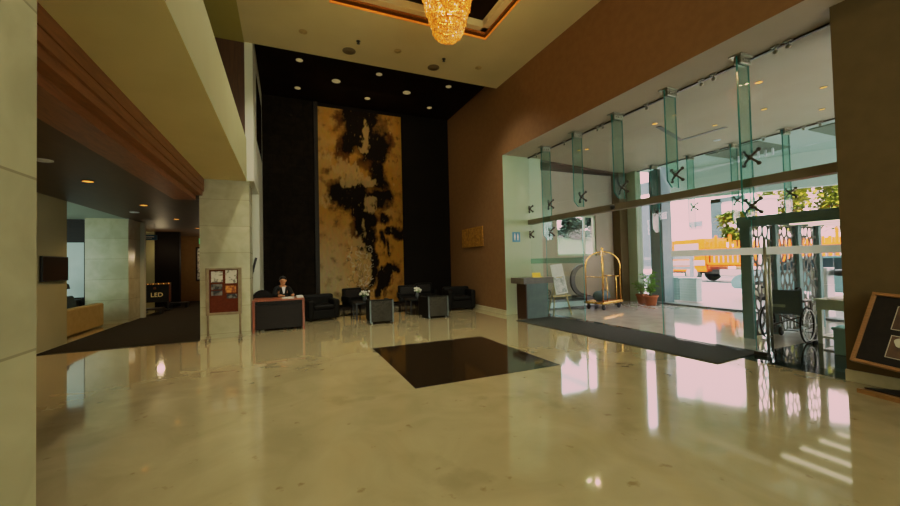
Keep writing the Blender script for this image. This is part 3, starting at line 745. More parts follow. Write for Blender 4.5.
# ------------------------------------------------------------------ reception desk with person
def desk():
    t = thing('reception_desk', 'dark desk with red brown wood edges beside the far pillar', 'desk', (-.15, 9.95, 0))
    link('desk_top', bx(-.56, .55, -.28, .42, .69, .725, bev=.005), 'red_wood', t)
    link('side_panel', bx(.50, .55, -.26, .42, 0, .69, bev=.003), 'red_wood', t)
    link('side_panel', bx(-.56, -.51, -.26, .42, 0, .69, bev=.003), 'red_wood', t)
    link('front_panel', bx(-.51, .50, -.2, -.17, .05, .60, bev=.003), 'dark_wood', t)
    link('apron', bx(-.51, .50, -.16, -.13, .60, .69), 'dark_wood', t)
desk()
R2_ = random.Random(3)
for i, (x, y, rz, w) in enumerate(((-.03, 9.95, .2, 'nearest the desk person'), (.105, 9.86, -.1, 'middle of three'), (.30, 9.97, .1, 'nearest the desk end'))):
    b = B()
    for k in range(5 + i * 3): box(b, -.07 + R2_.uniform(-.01, .01), .07 + R2_.uniform(-.01, .01), -.1, .1, k * .004, k * .004 + .003)
    o = link('paper_stack', b, 'paper', None, (x, y, .7255)); o.rotation_euler.z = rz
    tag(o, 'white papers on the dark desk, ' + w, 'papers', 'papers on the desk')

def person():
    t = thing('person', 'person in black suit and white shirt seated behind the dark desk', 'person', (-.07, 10.62, 0), 0)
    def skin(name, chain, mats, par, sub=2):
        """chain: vertices (x,y,z,r) and edges"""
        V, E = chain
        me = bpy.data.meshes.new(name); me.from_pydata([v[:3] for v in V], E, [])
        o = bpy.data.objects.new(name, me); COL.objects.link(o); o.parent = par
        md = o.modifiers.new('skin', 'SKIN'); md.use_smooth_shade = True
        for i, v in enumerate(V): me.skin_vertices[0].data[i].radius = (v[3], v[4] if len(v) > 4 else v[3])
        me.skin_vertices[0].data[0].use_root = True
        sd = o.modifiers.new('sub', 'SUBSURF'); sd.levels = sub; sd.render_levels = sub
        me.materials.append(M[mats]); return o
    # seated facing the camera side (-y), arms resting on the desk
    V = [(0, .06, .50, .13, .10), (0, .07, .68, .125, .09), (0, .06, .84, .14, .09), (0, .055, .95, .09, .07), (0, .03, 1.0, .045, .045), (0, .015, 1.06, .062, .07), (0, .0, 1.12, .068, .085), (0, .01, 1.18, .058, .07),
         (-.17, .06, .92, .05), (-.22, -.02, .74, .042), (-.17, -.22, .765, .034), (-.12, -.29, .765, .026, .018),
         (.17, .06, .92, .05), (.22, -.02, .74, .042), (.17, -.22, .765, .034), (.12, -.29, .765, .026, .018),
         (-.10, -.02, .48, .085), (-.12, -.40, .47, .062), (-.12, -.38, .10, .045), (-.12, -.46, .05, .04),
         (.10, -.02, .48, .085), (.12, -.40, .47, .062), (.12, -.38, .10, .045), (.12, -.46, .05, .04)]
    E_ = [(0, 1), (1, 2), (2, 3), (3, 4), (4, 5), (5, 6), (6, 7), (3, 8), (8, 9), (9, 10), (10, 11), (3, 12), (12, 13), (13, 14), (14, 15), (0, 16), (16, 17), (17, 18), (18, 19), (0, 20), (20, 21), (21, 22), (22, 23)]
    body = skin('body', (V, E_), 'skin', t)
    g = .016
    VJ = [(V[i][0], V[i][1], V[i][2], V[i][3] + g, (V[i][4] if len(V[i]) > 4 else V[i][3]) + g) for i in (0, 1, 2, 3, 8, 9, 10, 12, 13, 14)]
    skin('jacket', (VJ, [(0, 1), (1, 2), (2, 3), (3, 4), (4, 5), (5, 6), (3, 7), (7, 8), (8, 9)]), 'suit', t)
    VT = [(V[i][0], V[i][1], V[i][2], V[i][3] + g, (V[i][4] if len(V[i]) > 4 else V[i][3]) + g) for i in (0, 16, 17, 18, 20, 21, 22)]
    skin('trousers', (VT, [(0, 1), (1, 2), (2, 3), (0, 4), (4, 5), (5, 6)]), 'suit', t)
    b = B()
    for (w0, z0, w1, z1, y0, y1) in ((.012, .80, .045, .965, -.058, -.04),):
        v = [b.verts.new(p) for p in ((-w0, y0, z0), (w0, y0, z0), (w1, y1, z1), (-w1, y1, z1), (-w0, y0 + .06, z0), (w0, y0 + .06, z0), (w1, y1 + .05, z1), (-w1, y1 + .05, z1))]
        for f in ((0, 1, 2, 3), (4, 7, 6, 5), (0, 4, 5, 1), (1, 5, 6, 2), (2, 6, 7, 3), (3, 7, 4, 0)): b.faces.new([v[i] for i in f])
    link('shirt', b, 'shirt', t)
    # face details and hair
    fb = B(); lathe(fb, [(0, -.02), (.014, -.012), (.013, .01), (.006, .03), (0, .034)], (0, -.092, 1.108), 10); link('nose', fb, 'skin', body)
    for s in (-1, 1):
        e = B(); lathe(e, [(0, -.01), (.009, 0), (0, .01)], (s * .027, -.082, 1.133), 8); link('eye', e, 'black', body)
        e = B(); lathe(e, [(0, -.03), (.012, -.02), (.016, .01), (0, .03)], (s * .073, .0, 1.12), 8); link('ear', e, 'skin', body)
        # five fingers on each hand, resting on the desk
        for k in range(5):
            f = B(); x0 = s * (.12 + (k - 2) * -.014) if k < 4 else s * .15; L = (.05, .058, .062, .054, .035)[k]
            ang = (k - 2) * .1
            tube(f, [(s * (.135 - k * .012), -.30, .765), (s * (.135 - k * .012) + math.sin(ang) * L * .5, -.30 - L * .6, .764), (s * (.135 - k * .012) + math.sin(ang) * L, -.30 - L, .748)], .0085, 6, r1=.0065)
            link('finger', f, 'skin', body)
    m_ = B(); box(m_, -.022, .022, -.083, -.076, 1.068, 1.076, bev=.003); link('mouth', m_, 'red_board', body)
    h = B(); bmesh.ops.create_uvsphere(h, u_segments=20, v_segments=14, radius=1)
    for v in h.verts: v.co = Vector((v.co.x * .083, v.co.y * .097 + .018, v.co.z * .088 + 1.158))
    kill = [v for v in h.verts if (v.co.y < -.03 and v.co.z < 1.185) or v.co.z < 1.10]
    bmesh.ops.delete(h, geom=kill, context='VERTS')
    for f in h.faces: f.smooth = True
    link('hair', h, 'hair', t)
    t.rotation_euler.z = .35
    return t
person()
def office_chair(x, y, rz, label):
    t = thing('office_chair', label, 'chair', (x, y, 0), rz)
    link('seat', bx(-.24, .24, -.24, .24, .42, .50, bev=.03), 'black_leather', t)
    b = B(); n = 10
    prof = []
    for k in range(n + 1):
        a = PI * k / n; prof.append((.24 * math.cos(a), .66 + .26 * math.sin(a)))
    prof = [(.22, .54)] + prof + [(-.22, .54)]
    f0 = [b.verts.new((p[0], .22, p[1])) for p in prof]; f1 = [b.verts.new((p[0], .29, p[1])) for p in prof]
    b.faces.new(f0); b.faces.new(f1[::-1])
    for i in range(len(prof)): b.faces.new((f0[i], f0[(i + 1) % len(prof)], f1[(i + 1) % len(prof)], f1[i]))
    link('backrest', b, 'black_leather', t)
    b = B(); tube(b, [(0, 0, .06), (0, 0, .42)], .03, 10); tube(b, [(0, .1, .44), (0, .27, .46), (0, .28, .6)], .02, 8); link('pedestal', b, 'black', t)
    for k in range(5):
        a = 2 * PI * k / 5; b = B(); tube(b, [(0, 0, .09), (.27 * math.cos(a), .27 * math.sin(a), .06)], .02, 8, r1=.014)
        lg = link('leg', b, 'black', t)
        w = B(); lathe(w, [(0, -.012), (.026, -.01), (.026, .01), (0, .012)], (.27 * math.cos(a), .27 * math.sin(a), .028), 12, axis='x'); link('caster', w, 'rubber', lg)
office_chair(-.04, 10.74, .35, 'black office chair under the person at the desk')
office_chair(-.62, 10.72, PI + .3, 'black round backed office chair at the left end of the desk')
t = thing('wall_lamp', 'slim black slanted bar lamp on the white wall behind the desk', 'wall lamp', (-.78, 10.93, 1.4))
b = B(); tube(b, [(-.075, 0, -.30), (.085, 0, .33)], .03, 10); link('bar', b, 'black', t)
link('bracket', bx(-.03, .03, .02, .07, -.04, .04, bev=.004), 'black', t)

# ------------------------------------------------------------------ lounge seating in the alcove
def club_chair(label, x, y, rz, w=.84, d=.8, hb=.68, ha=.56, group='black leather club chairs'):
    t = thing('club_chair', label, 'armchair', (x, y, 0), rz, group)
    link('seat_base', bx(-w / 2 + .02, w / 2 - .02, -d / 2 + .02, d / 2 - .02, .05, .30, bev=.03), 'black_leather', t)
    link('seat_cushion', bx(-w / 2 + .16, w / 2 - .16, -d / 2, d / 2 - .18, .30, .43, bev=.045, seg=3), 'black_leather', t)
    for s in (-1, 1):
        b = B(); box(b, s * w / 2 - (.17 if s > 0 else 0), s * w / 2 + (.17 if s < 0 else 0), -d / 2, d / 2, .06, ha, bev=.06, seg=4); link('armrest', b, 'black_leather', t)
    b = B(); box(b, -w / 2 + .01, w / 2 - .01, d / 2 - .2, d / 2, .06, hb, bev=.07, seg=4); link('backrest', b, 'black_leather', t)
    for sx in (-1, 1):
        for sy_ in (-1, 1):
            b = B(); lathe(b, [(0, 0), (.022, 0), (.03, .055), (0, .055)], (sx * (w / 2 - .1), sy_ * (d / 2 - .1), 0), 10); link('leg', b, 'dark_wood', t)
    return t
club_chair('black leather club chair just right of the reception desk', .88, 11.1, .15)
club_chair('large black leather tub chair against the brown right wall', 5.06, 11.05, -.15, w=.9, d=.85, hb=.70, ha=.62)

def cube_chair(label, x, y, rz):
    t = thing('cube_chair', label, 'armchair', (x, y, 0), rz, 'cube chairs with chrome corner strips')
    w, d, h = .60, .74, .60
    # seen from behind: back at -y
    link('backrest', bx(-w / 2, w / 2, -d / 2, -d / 2 + .14, .04, h, bev=.02), 'black_leather', t)
    link('back_panel', bx(-w / 2 + .05, w / 2 - .05, -d / 2 - .006, -d / 2 + .01, .06, h - .03, bev=.004), 'grey_weave', t)
    for s in (-1, 1):
        b = B(); box(b, min(s * w / 2, s * (w / 2 - .12)), max(s * w / 2, s * (w / 2 - .12)), -d / 2 + .1, d / 2, .04, h - .03, bev=.025, seg=3); link('armrest', b, 'black_leather', t)
        b = B(); box(b, s * (w / 2 - .02) - .02, s * (w / 2 - .02) + .02, -d / 2 - .012, -d / 2 + .012, .02, h - .01, bev=.004); link('corner_strip', b, 'strip_steel', t)
    link('seat_cushion', bx(-w / 2 + .12, w / 2 - .12, -d / 2 + .14, d / 2 - .01, .06, .40, bev=.04, seg=3), 'black_leather', t)
    for sx in (-1, 1):
        for sy_ in (-1, 1):
            b = B(); lathe(b, [(0, 0), (.02, 0), (.02, .05), (0, .05)], (sx * (w / 2 - .06), sy_ * (d / 2 - .06), 0), 10); link('leg', b, 'chrome', t)
    return t
cube_chair('cube chair with chrome strips and woven back, in front of the mural', 2.21, 9.76, -.06)
cube_chair('cube chair with chrome strips and woven back, in front of the dark panel', 3.74, 9.88, .05)

def side_chair(label, x, y, rz):
    t = thing('side_chair', label, 'armchair', (x, y, 0), rz, 'dark open leg armchairs by the back wall')
    link('seat', bx(-.30, .30, -.30, .28, .30, .44, bev=.04, seg=3), 'black_leather', t)
    link('backrest', bx(-.30, .30, .18, .30, .40, .80, bev=.04, seg=3), 'black_leather', t)
    link('back_pad', bx(-.22, .22, .165, .19, .52, .74, bev=.01), 'dark_wood', t)
    for s in (-1, 1):
        b = B(); box(b, s * .30 - .04, s * .30 + .04, -.26, .26, .42, .58, bev=.03, seg=3); link('armrest', b, 'black_leather', t)
        for q in (-1, 1):
            b = B(); tube(b, [(s * .26, q * .24, 0), (s * .25, q * .23, .32)], .018, 8, r1=.028); link('leg', b, 'dark_wood', t)
side_chair('dark armchair with open legs in front of the mural', 1.86, 11.3, .3)
side_chair('dark armchair with open legs before the dark panel right of the mural', 3.48, 11.35, -.2)
side_chair('dark armchair in the corner beside the large tub chair', 4.35, 12.2, -.1)

def side_table(label, x, y, fl_label):
    t = thing('side_table', label, 'table', (x, y, 0), 0, 'low black side tables')
    link('tabletop', bx(-.3, .3, -.3, .3, .42, .46, bev=.005), 'black', t)
    for s in (-1, 1):
        for q in (-1, 1):
            b = B(); box(b, s * .26 - .02, s * .26 + .02, q * .26 - .02, q * .26 + .02, 0, .42, bev=.003); link('leg', b, 'black', t)
    v = thing('flower_vase', fl_label, 'vase', (x, y - .05, .4605), 0, 'vases of white flowers')
    b = B(); lathe(b, [(0, 0), (.05, 0), (.065, .07), (.04, .15), (.035, .17), (.025, .17), (.025, .02), (0, .02)], seg=18); link('vase', b, 'plinth', v)
    fb = B(); sb = B()
    for k in range(22):
        a = R.uniform(0, 2 * PI); rr = R.uniform(.02, .14); z = .26 + R.uniform(-.05, .06) - rr * .25
        tube(sb, [(0, 0, .1), (rr * .5 * math.cos(a), rr * .5 * math.sin(a), z - .05), (rr * math.cos(a), rr * math.sin(a), z)], .003, 4)
        bmesh.ops.create_icosphere(fb, subdivisions=1, radius=R.uniform(.022, .035), matrix=Matrix.Translation((rr * math.cos(a), rr * math.sin(a), z)))
    link('stem', sb, 'leaf', v); link('blossom', fb, 'petal', v)
side_table('low black side table left of the mural cube chair', 1.98, 10.55, 'vase of white flowers behind the cube chair by the mural')
side_table('low black side table by the cube chair before the dark panel', 3.52, 10.62, 'vase of white flowers by the cube chair at the dark panel')

t = thing('wall_relief', 'square gold relief panel on the brown right wall', 'wall art', (XW - .02, 10.95, 1.97))
link('relief', bx(-.03, 0.0, -.72, .75, 0, .62, bev=.006), 'gold_relief', t)
link('back_frame', bx(0.0, .019, -.70, .73, .02, .60), 'dark_wood', t)

# ------------------------------------------------------------------ lounge things on the left
t = thing('wall_television', 'black flat television on the cream lounge wall panel', 'television', (-4.15, 9.83, 1.53))
link('screen', bx(.05, .056, -.46, .42, -.20, .24), 'screen', t); link('case', bx(.012, .05, -.48, .44, -.22, .26, bev=.006), 'black', t)
link('wall_bracket', bx(.0, .012, -.2, .2, -.1, .12), 'black', t)
t = thing('lounge_sofa', 'long cream sofa beyond the television wall', 'sofa', (-4.95, 12.1, 0))
link('seat_base', bx(-.45, .42, -1.1, .95, .02, .42, bev=.04, seg=3), 'sofa', t)
link('backrest', bx(.24, .45, -1.15, 1.0, .02, .63, bev=.05, seg=3), 'sofa', t)
for y0 in (-1.05, -.05): link('seat_cushion', bx(-.44, .22, y0, y0 + .96, .42, .54, bev=.04, seg=3), 'sofa', t)
for y, w in ((11.3, 'nearest the television wall'), (11.85, 'middle one'), (12.5, 'nearest the marble wall')):
    o = link('cushion', bx(-.06, .06, -.22, .22, 0, .32, bev=.05, seg=3, mtx=Matrix.Rotation(-.25, 4, 'Y')), 'cushion', None, (-4.95, y, .56))
    tag(o, 'slate blue cushion leaning on the cream sofa, ' + w, 'cushion', 'slate cushions on the cream sofa')
t = thing('table_lamp', 'small white based table lamp before the dark framed window', 'lamp', (-5.55, 13.4, 0))
b = B(); lathe(b, [(0, .72), (.10, .72), (.10, .74), (.03, .78), (.07, .88), (.03, 1.0), (.015, 1.05), (0, 1.05)], seg=16); link('base', b, 'white_plastic', t)
b = B(); lathe(b, [(.22, 1.02), (.20, 1.14), (.12, 1.2), (.02, 1.22)], seg=20); link('lamp_shade', b, 'black', t)
b = B(); box(b, -.4, .4, -.2, .2, .67, .72, bev=.01); box(b, -.36, .36, -.16, .16, 0, .67, bev=.01); link('console', b, 'dark_wood', t)
t = thing('led_sign', 'low black sign box with red studded rim reading LED on the lounge carpet', 'sign', (-4.28, 16.6, .0145))
link('sign_box', bx(-.46, .46, -.06, .06, .30, .98, bev=.01), 'black', t)
b = B(); box(b, -.46, .46, -.075, -.062, .93, .98); box(b, .42, .46, -.075, -.062, .30, .93); box(b, -.46, -.42, -.075, -.062, .30, .93); link('rim', b, 'red_wood', t)
for s in (-1, 1):
    link('foot', bx(s * .36 - .12, s * .36 + .12, -.16, .16, .0, .04, bev=.008), 'black', t)
    b = B(); box(b, s * .36 - .02, s * .36 + .02, -.02, .02, .04, .30); link('leg', b, 'black', t)
for k in range(12):
    b = B(); bmesh.ops.create_icosphere(b, subdivisions=1, radius=.018, matrix=Matrix.Translation((-.42 + k * .076, -.078, .955))); link('stud', b, 'glow_soft' if k % 2 else 'gold', t)
def text(body, size, loc, rot, m, parent, name='lettering', ext=.003):
    c = bpy.data.curves.new(name, 'FONT'); c.body = body; c.size = size; c.align_x = 'CENTER'; c.align_y = 'CENTER'; c.extrude = ext
    tmp = bpy.data.objects.new(name, c); COL.objects.link(tmp); bpy.context.view_layer.update()
    me = bpy.data.meshes.new_from_object(tmp.evaluated_get(bpy.context.evaluated_depsgraph_get())); bpy.data.objects.remove(tmp)
    me.materials.clear(); me.materials.append(M[m])
    o = bpy.data.objects.new(name, me); COL.objects.link(o); o.parent = parent; o.location = loc; o.rotation_euler = rot
    return o
text('LED', .21, (.06, -.068, .56), (PI / 2, 0, 0), 'gold_text', t)
link('emblem', lathe(B(), [(0, -.07), (.045, -.07), (.03, -.064), (0, -.064)], (0, 0, .80), 12, axis='y'), 'red_wood', t)
t = thing('hanging_sign', 'blue hanging direction sign under the lounge ceiling', 'sign', (-4.2, 15.2, 2.45))
link('sign_panel', bx(-.34, .34, -.02, .02, 0, .17, bev=.004), 'navy_sign', t)
b = B(); box(b, -.26, .26, -.026, -.021, .095, .115); box(b, -.20, .2, -.026, -.021, .05, .065); link('lettering', b, 'paper', t)
for s in (-1, 1):
    b = B(); tube(b, [(s * .28, 0, .17), (s * .28, 0, .5)], .006, 6); link('rod', b, 'steel', t)
for (x, y, w) in ((-4.05, 15.4, 'by the pale column'), (-3.75, 17.4, 'beside the sign box')):
    t = thing('low_bench', 'low black bench on the lounge carpet ' + w, 'bench', (x, y, .0145), 0, 'low black benches in the lounge')
    link('seat', bx(-.3, .3, -.2, .2, .14, .20, bev=.01), 'black', t)
    for s in (-1, 1): link('leg', bx(s * .26 - .02, s * .26 + .02, -.18, .18, 0, .14), 'black', t)
t = thing('wall_art', 'tall cream and dark framed picture at the corridor end', 'wall art', (-3.35, 20.39, .9))
link('frame', bx(-.4, .4, -.03, 0, 0, 1.55, bev=.005), 'dark_wood', t); link('print', bx(-.34, .34, -.036, -.031, .06, 1.49), 'notice', t)
t = thing('exit_sign', 'small green exit sign beside the far pillar', 'sign', (-1.75, 9.75, 2.02))
link('sign_panel', bx(.03, .05, -.07, .07, 0, .12, bev=.005), 'exit', t); link('bracket', bx(.035, .088, -.02, .02, .12, .14), 'steel', t)

# ------------------------------------------------------------------ podium and entrance things
t = thing('podium', 'dark reception podium with overhanging grey top beside the inner glass', 'podium', (5.58, 8.05, 0))
link('top', bx(-.13, .80, -.09, .50, .90, 1.05, bev=.004), 'podium_top', t)
link('end_panel', bx(-.005, .02, 0, .42, 0, .90), 'podium_end', t)
link('body', bx(.02, .66, 0, .42, 0, .90, bev=.002), 'podium_side', t)
t = thing('name_plate', 'gold name plate standing on the podium top', 'sign', (5.98, 8.14, 1.0505))
b = B(); prism(b, [(-.14, -.05), (.14, -.05), (.14, .04), (-.14, .04)], 0, .012); link('base', b, 'gold', t)
link('plate', bx(-.13, .13, -.006, .006, .008, .12, bev=.003, mtx=Matrix.Rotation(-.2, 4, 'X')), 'gold', t)

t = thing('restroom_sign', 'small blue sign with white figures on the pale jamb', 'sign', (5.98, YJ, 2.02))
link('sign_panel', bx(-.13, .13, -.015, -.001, 0, .28, bev=.003), 'blue_sign', t)
b = B()
for s in (-1, 1):
    lathe(b, [(0, -.019), (.018, -.019), (.018, -.0155), (0, -.0155)], (s * .05, 0, .22), 10, axis='y'); box(b, s * .05 - .022, s * .05 + .022, -.019, -.0155, .11, .195); box(b, s * .05 - .015, s * .05 + .015, -.019, -.0155, .05, .11)
link('symbol', b, 'paper', t)

t = thing('easel', 'pale gilded wooden easel holding a printed board behind the inner glass', 'easel', (6.78, 8.25, 0))
for s in (-1, 1):
    b = B(); tube(b, [(s * .30, -.12, 0), (s * .05, .05, 1.30)], .018, 8, r1=.012); link('leg', b, 'easel_wood', t)
b = B(); tube(b, [(0, .48, 0), (0, .06, 1.28)], .016, 8); link('leg', b, 'easel_wood', t)
link('ledge', bx(-.30, .30, -.125, -.04, .50, .535, bev=.005), 'easel_wood', t)
link('crossbar', bx(-.1, .1, -.02, .04, 1.0, 1.03, bev=.005), 'easel_wood', t)
mt = Matrix.Translation((0, -.085, .537)) @ Matrix.Rotation(-.16, 4, 'X') @ Matrix.Rotation(-.10, 4, 'Y')
o = thing('display_board', 'white printed display board resting on the easel', 'board', (6.78, 8.25, 0))
link('board', box(B(), -.16, .24, -.008, .008, .03, .84, mtx=mt), 'paper', o)
link('print', box(B(), -.13, .21, -.0105, -.0085, .06, .5, mtx=mt), 'poster', o)

t = thing('plinth', 'low dark plinth with a pale front inset along the vestibule wall', 'plinth', (8.1, 9.45, 0))
link('body', bx(-1.15, .95, -.33, .45, 0, .30, bev=.008), 'plinth', t); link('inset', bx(-.95, .75, -.336, -.331, .06, .22), 'plinth_light', t)
t = thing('crescent_sculpture', 'dark bronze crescent sculpture standing on the plinth', 'sculpture', (8.62, 9.45, .3005))
b = B(); n = 24; ring = []
for k in range(n + 1):
    a = math.radians(75 + 210 * k / n)
    ring.append((a, .075 * math.sin(PI * k / n) ** .7 + .004))
vs = []
for a, th in ring:
    r = .47
    vs.append([b.verts.new(((r + q * th) * math.cos(a) + .15, y, (r + q * th) * math.sin(a) + .52)) for q, y in ((-1, -.03), (1, -.03), (1, .03), (-1, .03))])
for A, Bq in zip(vs, vs[1:]):
    for k in range(4): b.faces.new((A[k], A[(k + 1) % 4], Bq[(k + 1) % 4], Bq[k]))
b.faces.new(vs[0]); b.faces.new(vs[-1][::-1])
link('crescent', b, 'iron', t)
link('base', bx(-.25, .3, -.12, .12, 0, .04, bev=.006), 'iron', t)
t = thing('scroll_sculpture', 'small dark bronze curl standing on the plinth beside the easel', 'sculpture', (7.3, 9.4, .3005))
b = B(); tube(b, [((.02 + .1 * k / 20) * math.cos(k * .42), 0, .17 + (.02 + .1 * k / 20) * math.sin(k * .42)) for k in range(21)], .02, 8); link('curl', b, 'iron', t)
link('base', bx(-.12, .12, -.06, .06, 0, .05, bev=.005), 'iron', t)

def trolley():
    t = thing('luggage_trolley', 'brass birdcage luggage trolley in the vestibule', 'trolley', (8.74, 8.62, 0), .25)
    L, W = .52, .30
    b = B(); box(b, -L, L, -W, W, .19, .225, bev=.01); link('deck', b, 'red_wood', t)
    b = B(); box(b, -L - .02, L + .02, -W - .02, -W, .18, .24, bev=.006); box(b, -L - .02, L + .02, W, W + .02, .18, .24, bev=.006); box(b, -L - .02, -L, -W, W, .18, .24, bev=.006); box(b, L, L + .02, -W, W, .18, .24, bev=.006); link('bumper', b, 'brass', t)
    for sx in (-1, 1):
        for q in (-1, 1):
            pts = [(sx * (L - .03), q * (W - .03), .22), (sx * (L - .03), q * (W - .03), 1.30)]
            for k in range(1, 9):
                a = PI / 2 * k / 8
                pts.append((sx * (L - .03) * math.cos(a) * .98, q * (W - .03) * math.cos(a) * .98, 1.30 + .40 * math.sin(a)))
            b = B(); tube(b, pts, .019, 10); link('post', b, 'brass', t)
            f = B(); box(f, sx * (L - .1) - .035, sx * (L - .1) + .035, q * (W - .06) - .03, q * (W - .06) + .03, .13, .19, bev=.005); fk = link('fork', f, 'dark_steel', t)
            w = B(); lathe(w, [(0, -.02), (.06, -.02), (.078, -.014), (.08, 0), (.078, .014), (.06, .02), (0, .02)], (sx * (L - .1), q * (W - .06), .08), 20, axis='y'); link('wheel', w, 'rubber', fk)
        b = B(); tube(b, [(sx * (L - .03), -(W - .03), .96), (sx * (L - .03), (W - .03), .96)], .014, 8); tube(b, [(sx * (L - .26), -(W - .03), .96), (sx * (L - .03), -(W - .03), .96)], .012, 8); tube(b, [(sx * (L - .26), -(W - .03), .22), (sx * (L - .26), -(W - .03), .96)], .012, 8); link('side_rail', b, 'brass', t)
    b = B(); tube(b, [(-L * .42, 0, 1.62), (L * .42, 0, 1.62)], .014, 8); link('hanging_rail', b, 'brass', t)
    b = B(); lathe(b, [(0, 1.68), (.05, 1.68), (.055, 1.70), (.03, 1.73), (.02, 1.75), (.035, 1.78), (.03, 1.82), (0, 1.84)], seg=16); link('finial', b, 'brass', t)
trolley()
t = thing('duffel_bag', 'black rounded duffel bag lying on the luggage trolley', 'bag', (8.62, 8.58, .2255), .25)
b = B(); lathe(b, [(0, -.28), (.10, -.27), (.15, -.22), (.16, 0), (.15, .22), (.10, .27), (0, .28)], (0, 0, .165), 20, axis='x'); link('body', b, 'canvas', t)
b = B(); tube(b, [(-.1, -.07, .30), (-.08, -.07, .37), (.08, -.07, .37), (.1, -.07, .30)], .01, 6); link('handle', b, 'black', t)

def leafquad(b, p, L, w, az, el, droop=.4):
    d = Vector((math.cos(az) * math.cos(el), math.sin(az) * math.cos(el), math.sin(el))); s = Vector((-math.sin(az), math.cos(az), 0)) * w
    p = Vector(p); m_ = p + d * L * .5; e = p + d * L - Vector((0, 0, droop * L))
    v = [b.verts.new(q) for q in (p, m_ + s, e, m_ - s)]
    b.faces.new((v[0], v[1], v[2])); b.faces.new((v[0], v[2], v[3]))
def potted(label, x, y, sc, n, h, z=0.0):
    t = thing('potted_plant', label, 'plant', (x, y, z), 0, 'plants in terracotta pots at the outer glass')
    b = B(); lathe(b, [(0, 0), (.16, 0), (.22, .30), (.245, .30), (.25, .37), (.22, .37), (.21, .33), (0, .33)], seg=24)
    for v in b.verts: v.co *= sc
    link('pot', b, 'terracotta', t)
    b = B(); lathe(b, [(.20 * sc, .335 * sc), (0, .35 * sc)], seg=20); link('soil', b, 'soil', t)
    fo = B(); st = B()
    for k in range(n):
        a = R.uniform(0, 2 * PI); rr = R.uniform(.05, .34) * sc; z1 = (.45 + R.uniform(.15, h)) * sc
        tip = Vector((rr * math.cos(a), rr * math.sin(a), z1))
        tube(st, [(0.03 * math.cos(a), .03 * math.sin(a), .33 * sc), (rr * .4 * math.cos(a), rr * .4 * math.sin(a), z1 * .7), tip], .006, 4)
        for q in range(11):
            f = R.uniform(.35, 1); p = Vector((rr * f * math.cos(a), rr * f * math.sin(a), .33 * sc + (z1 - .33 * sc) * f))
            leafquad(fo, p, R.uniform(.10, .20) * sc, .03 * sc, R.uniform(0, 2 * PI), R.uniform(-.1, .9))
    o = link('foliage', fo, 'leaf', t); link('stem', st, 'bark', t)
potted('larger bushy green plant in terracotta pot at the outer glass doors', 10.42, 8.36, .86, 26, .85)
potted('smaller green plant in terracotta pot behind the larger one', 10.75, 8.95, .8, 12, .5)

# ------------------------------------------------------------------ lattice screen enclosure in the vestibule
def clip(poly, n, c):
    out = []
    for i in range(len(poly)):
        a, b_ = poly[i], poly[(i + 1) % len(poly)]
        da = a[0] * n[0] + a[1] * n[1] - c; db = b_[0] * n[0] + b_[1] * n[1] - c
        if da <= 0: out.append(a)
        if (da < 0 < db) or (db < 0 < da):
            t_ = da / (da - db); out.append((a[0] + (b_[0] - a[0]) * t_, a[1] + (b_[1] - a[1]) * t_))
    return out
def voronoi(w, h, n, seed, st=1.7):
    r = random.Random(seed); pts = []
    rows = int(math.sqrt(n * h / w / st)); cols = max(1, n // rows)
    for j in range(rows):
        for i in range(cols): pts.append(((i + .5 + r.uniform(-.42, .42) + (.25 if j % 2 else -.25)) * w / cols, (j + .5 + r.uniform(-.42, .42)) * h / rows))
    cells = []
    for i, p in enumerate(pts):
        poly = [(0, 0), (w, 0), (w, h), (0, h)]
        for j, q in enumerate(pts):
            if i == j or abs(p[1] - q[1]) > .6: continue
            dx, dy = (q[0] - p[0]) * st * st, (q[1] - p[1])
            c = ((q[0] ** 2 - p[0] ** 2) * st * st + q[1] ** 2 - p[1] ** 2) / 2
            poly = clip(poly, (dx, dy), c)
            if len(poly) < 3: break
        if len(poly) >= 3: cells.append(poly)
    return cells
enc = sempty('partition_screen')
b = B(); box(b, 7.60, 7.68, 4.05, 4.22, 0, 2.16); link('post', b, 'teal_frame', enc)
for x0, x1 in ((8.42, 8.53), (9.19, 9.30), (9.95, 10.06)):
    link('post', bx(x0, x1, 4.06, 4.16, 0, 2.06), 'teal_frame', enc)
b = B()
for k in range(12): box(b, 7.66 + k * .215, 7.74 + k * .215, .6, 4.22, 2.06, 2.16)
box(b, 7.6, 10.2, 4.06, 4.22, 2.06, 2.16); box(b, 7.6, 10.2, .6, .72, 2.06, 2.16)
link('roof_slats', b, 'teal_frame', enc)
for x in (7.95, 8.55, 9.2, 9.85):  # added glowing strips, made up to lay bright streaks on the polished floor
    link('streak_strip', bx(x, x + .12, .8, 3.9, 2.035, 2.058), 'streak_strip', enc)
link('fascia', bx(7.56, 7.62, .6, 4.24, 2.0, 2.18, bev=.003), 'teal_frame', enc)
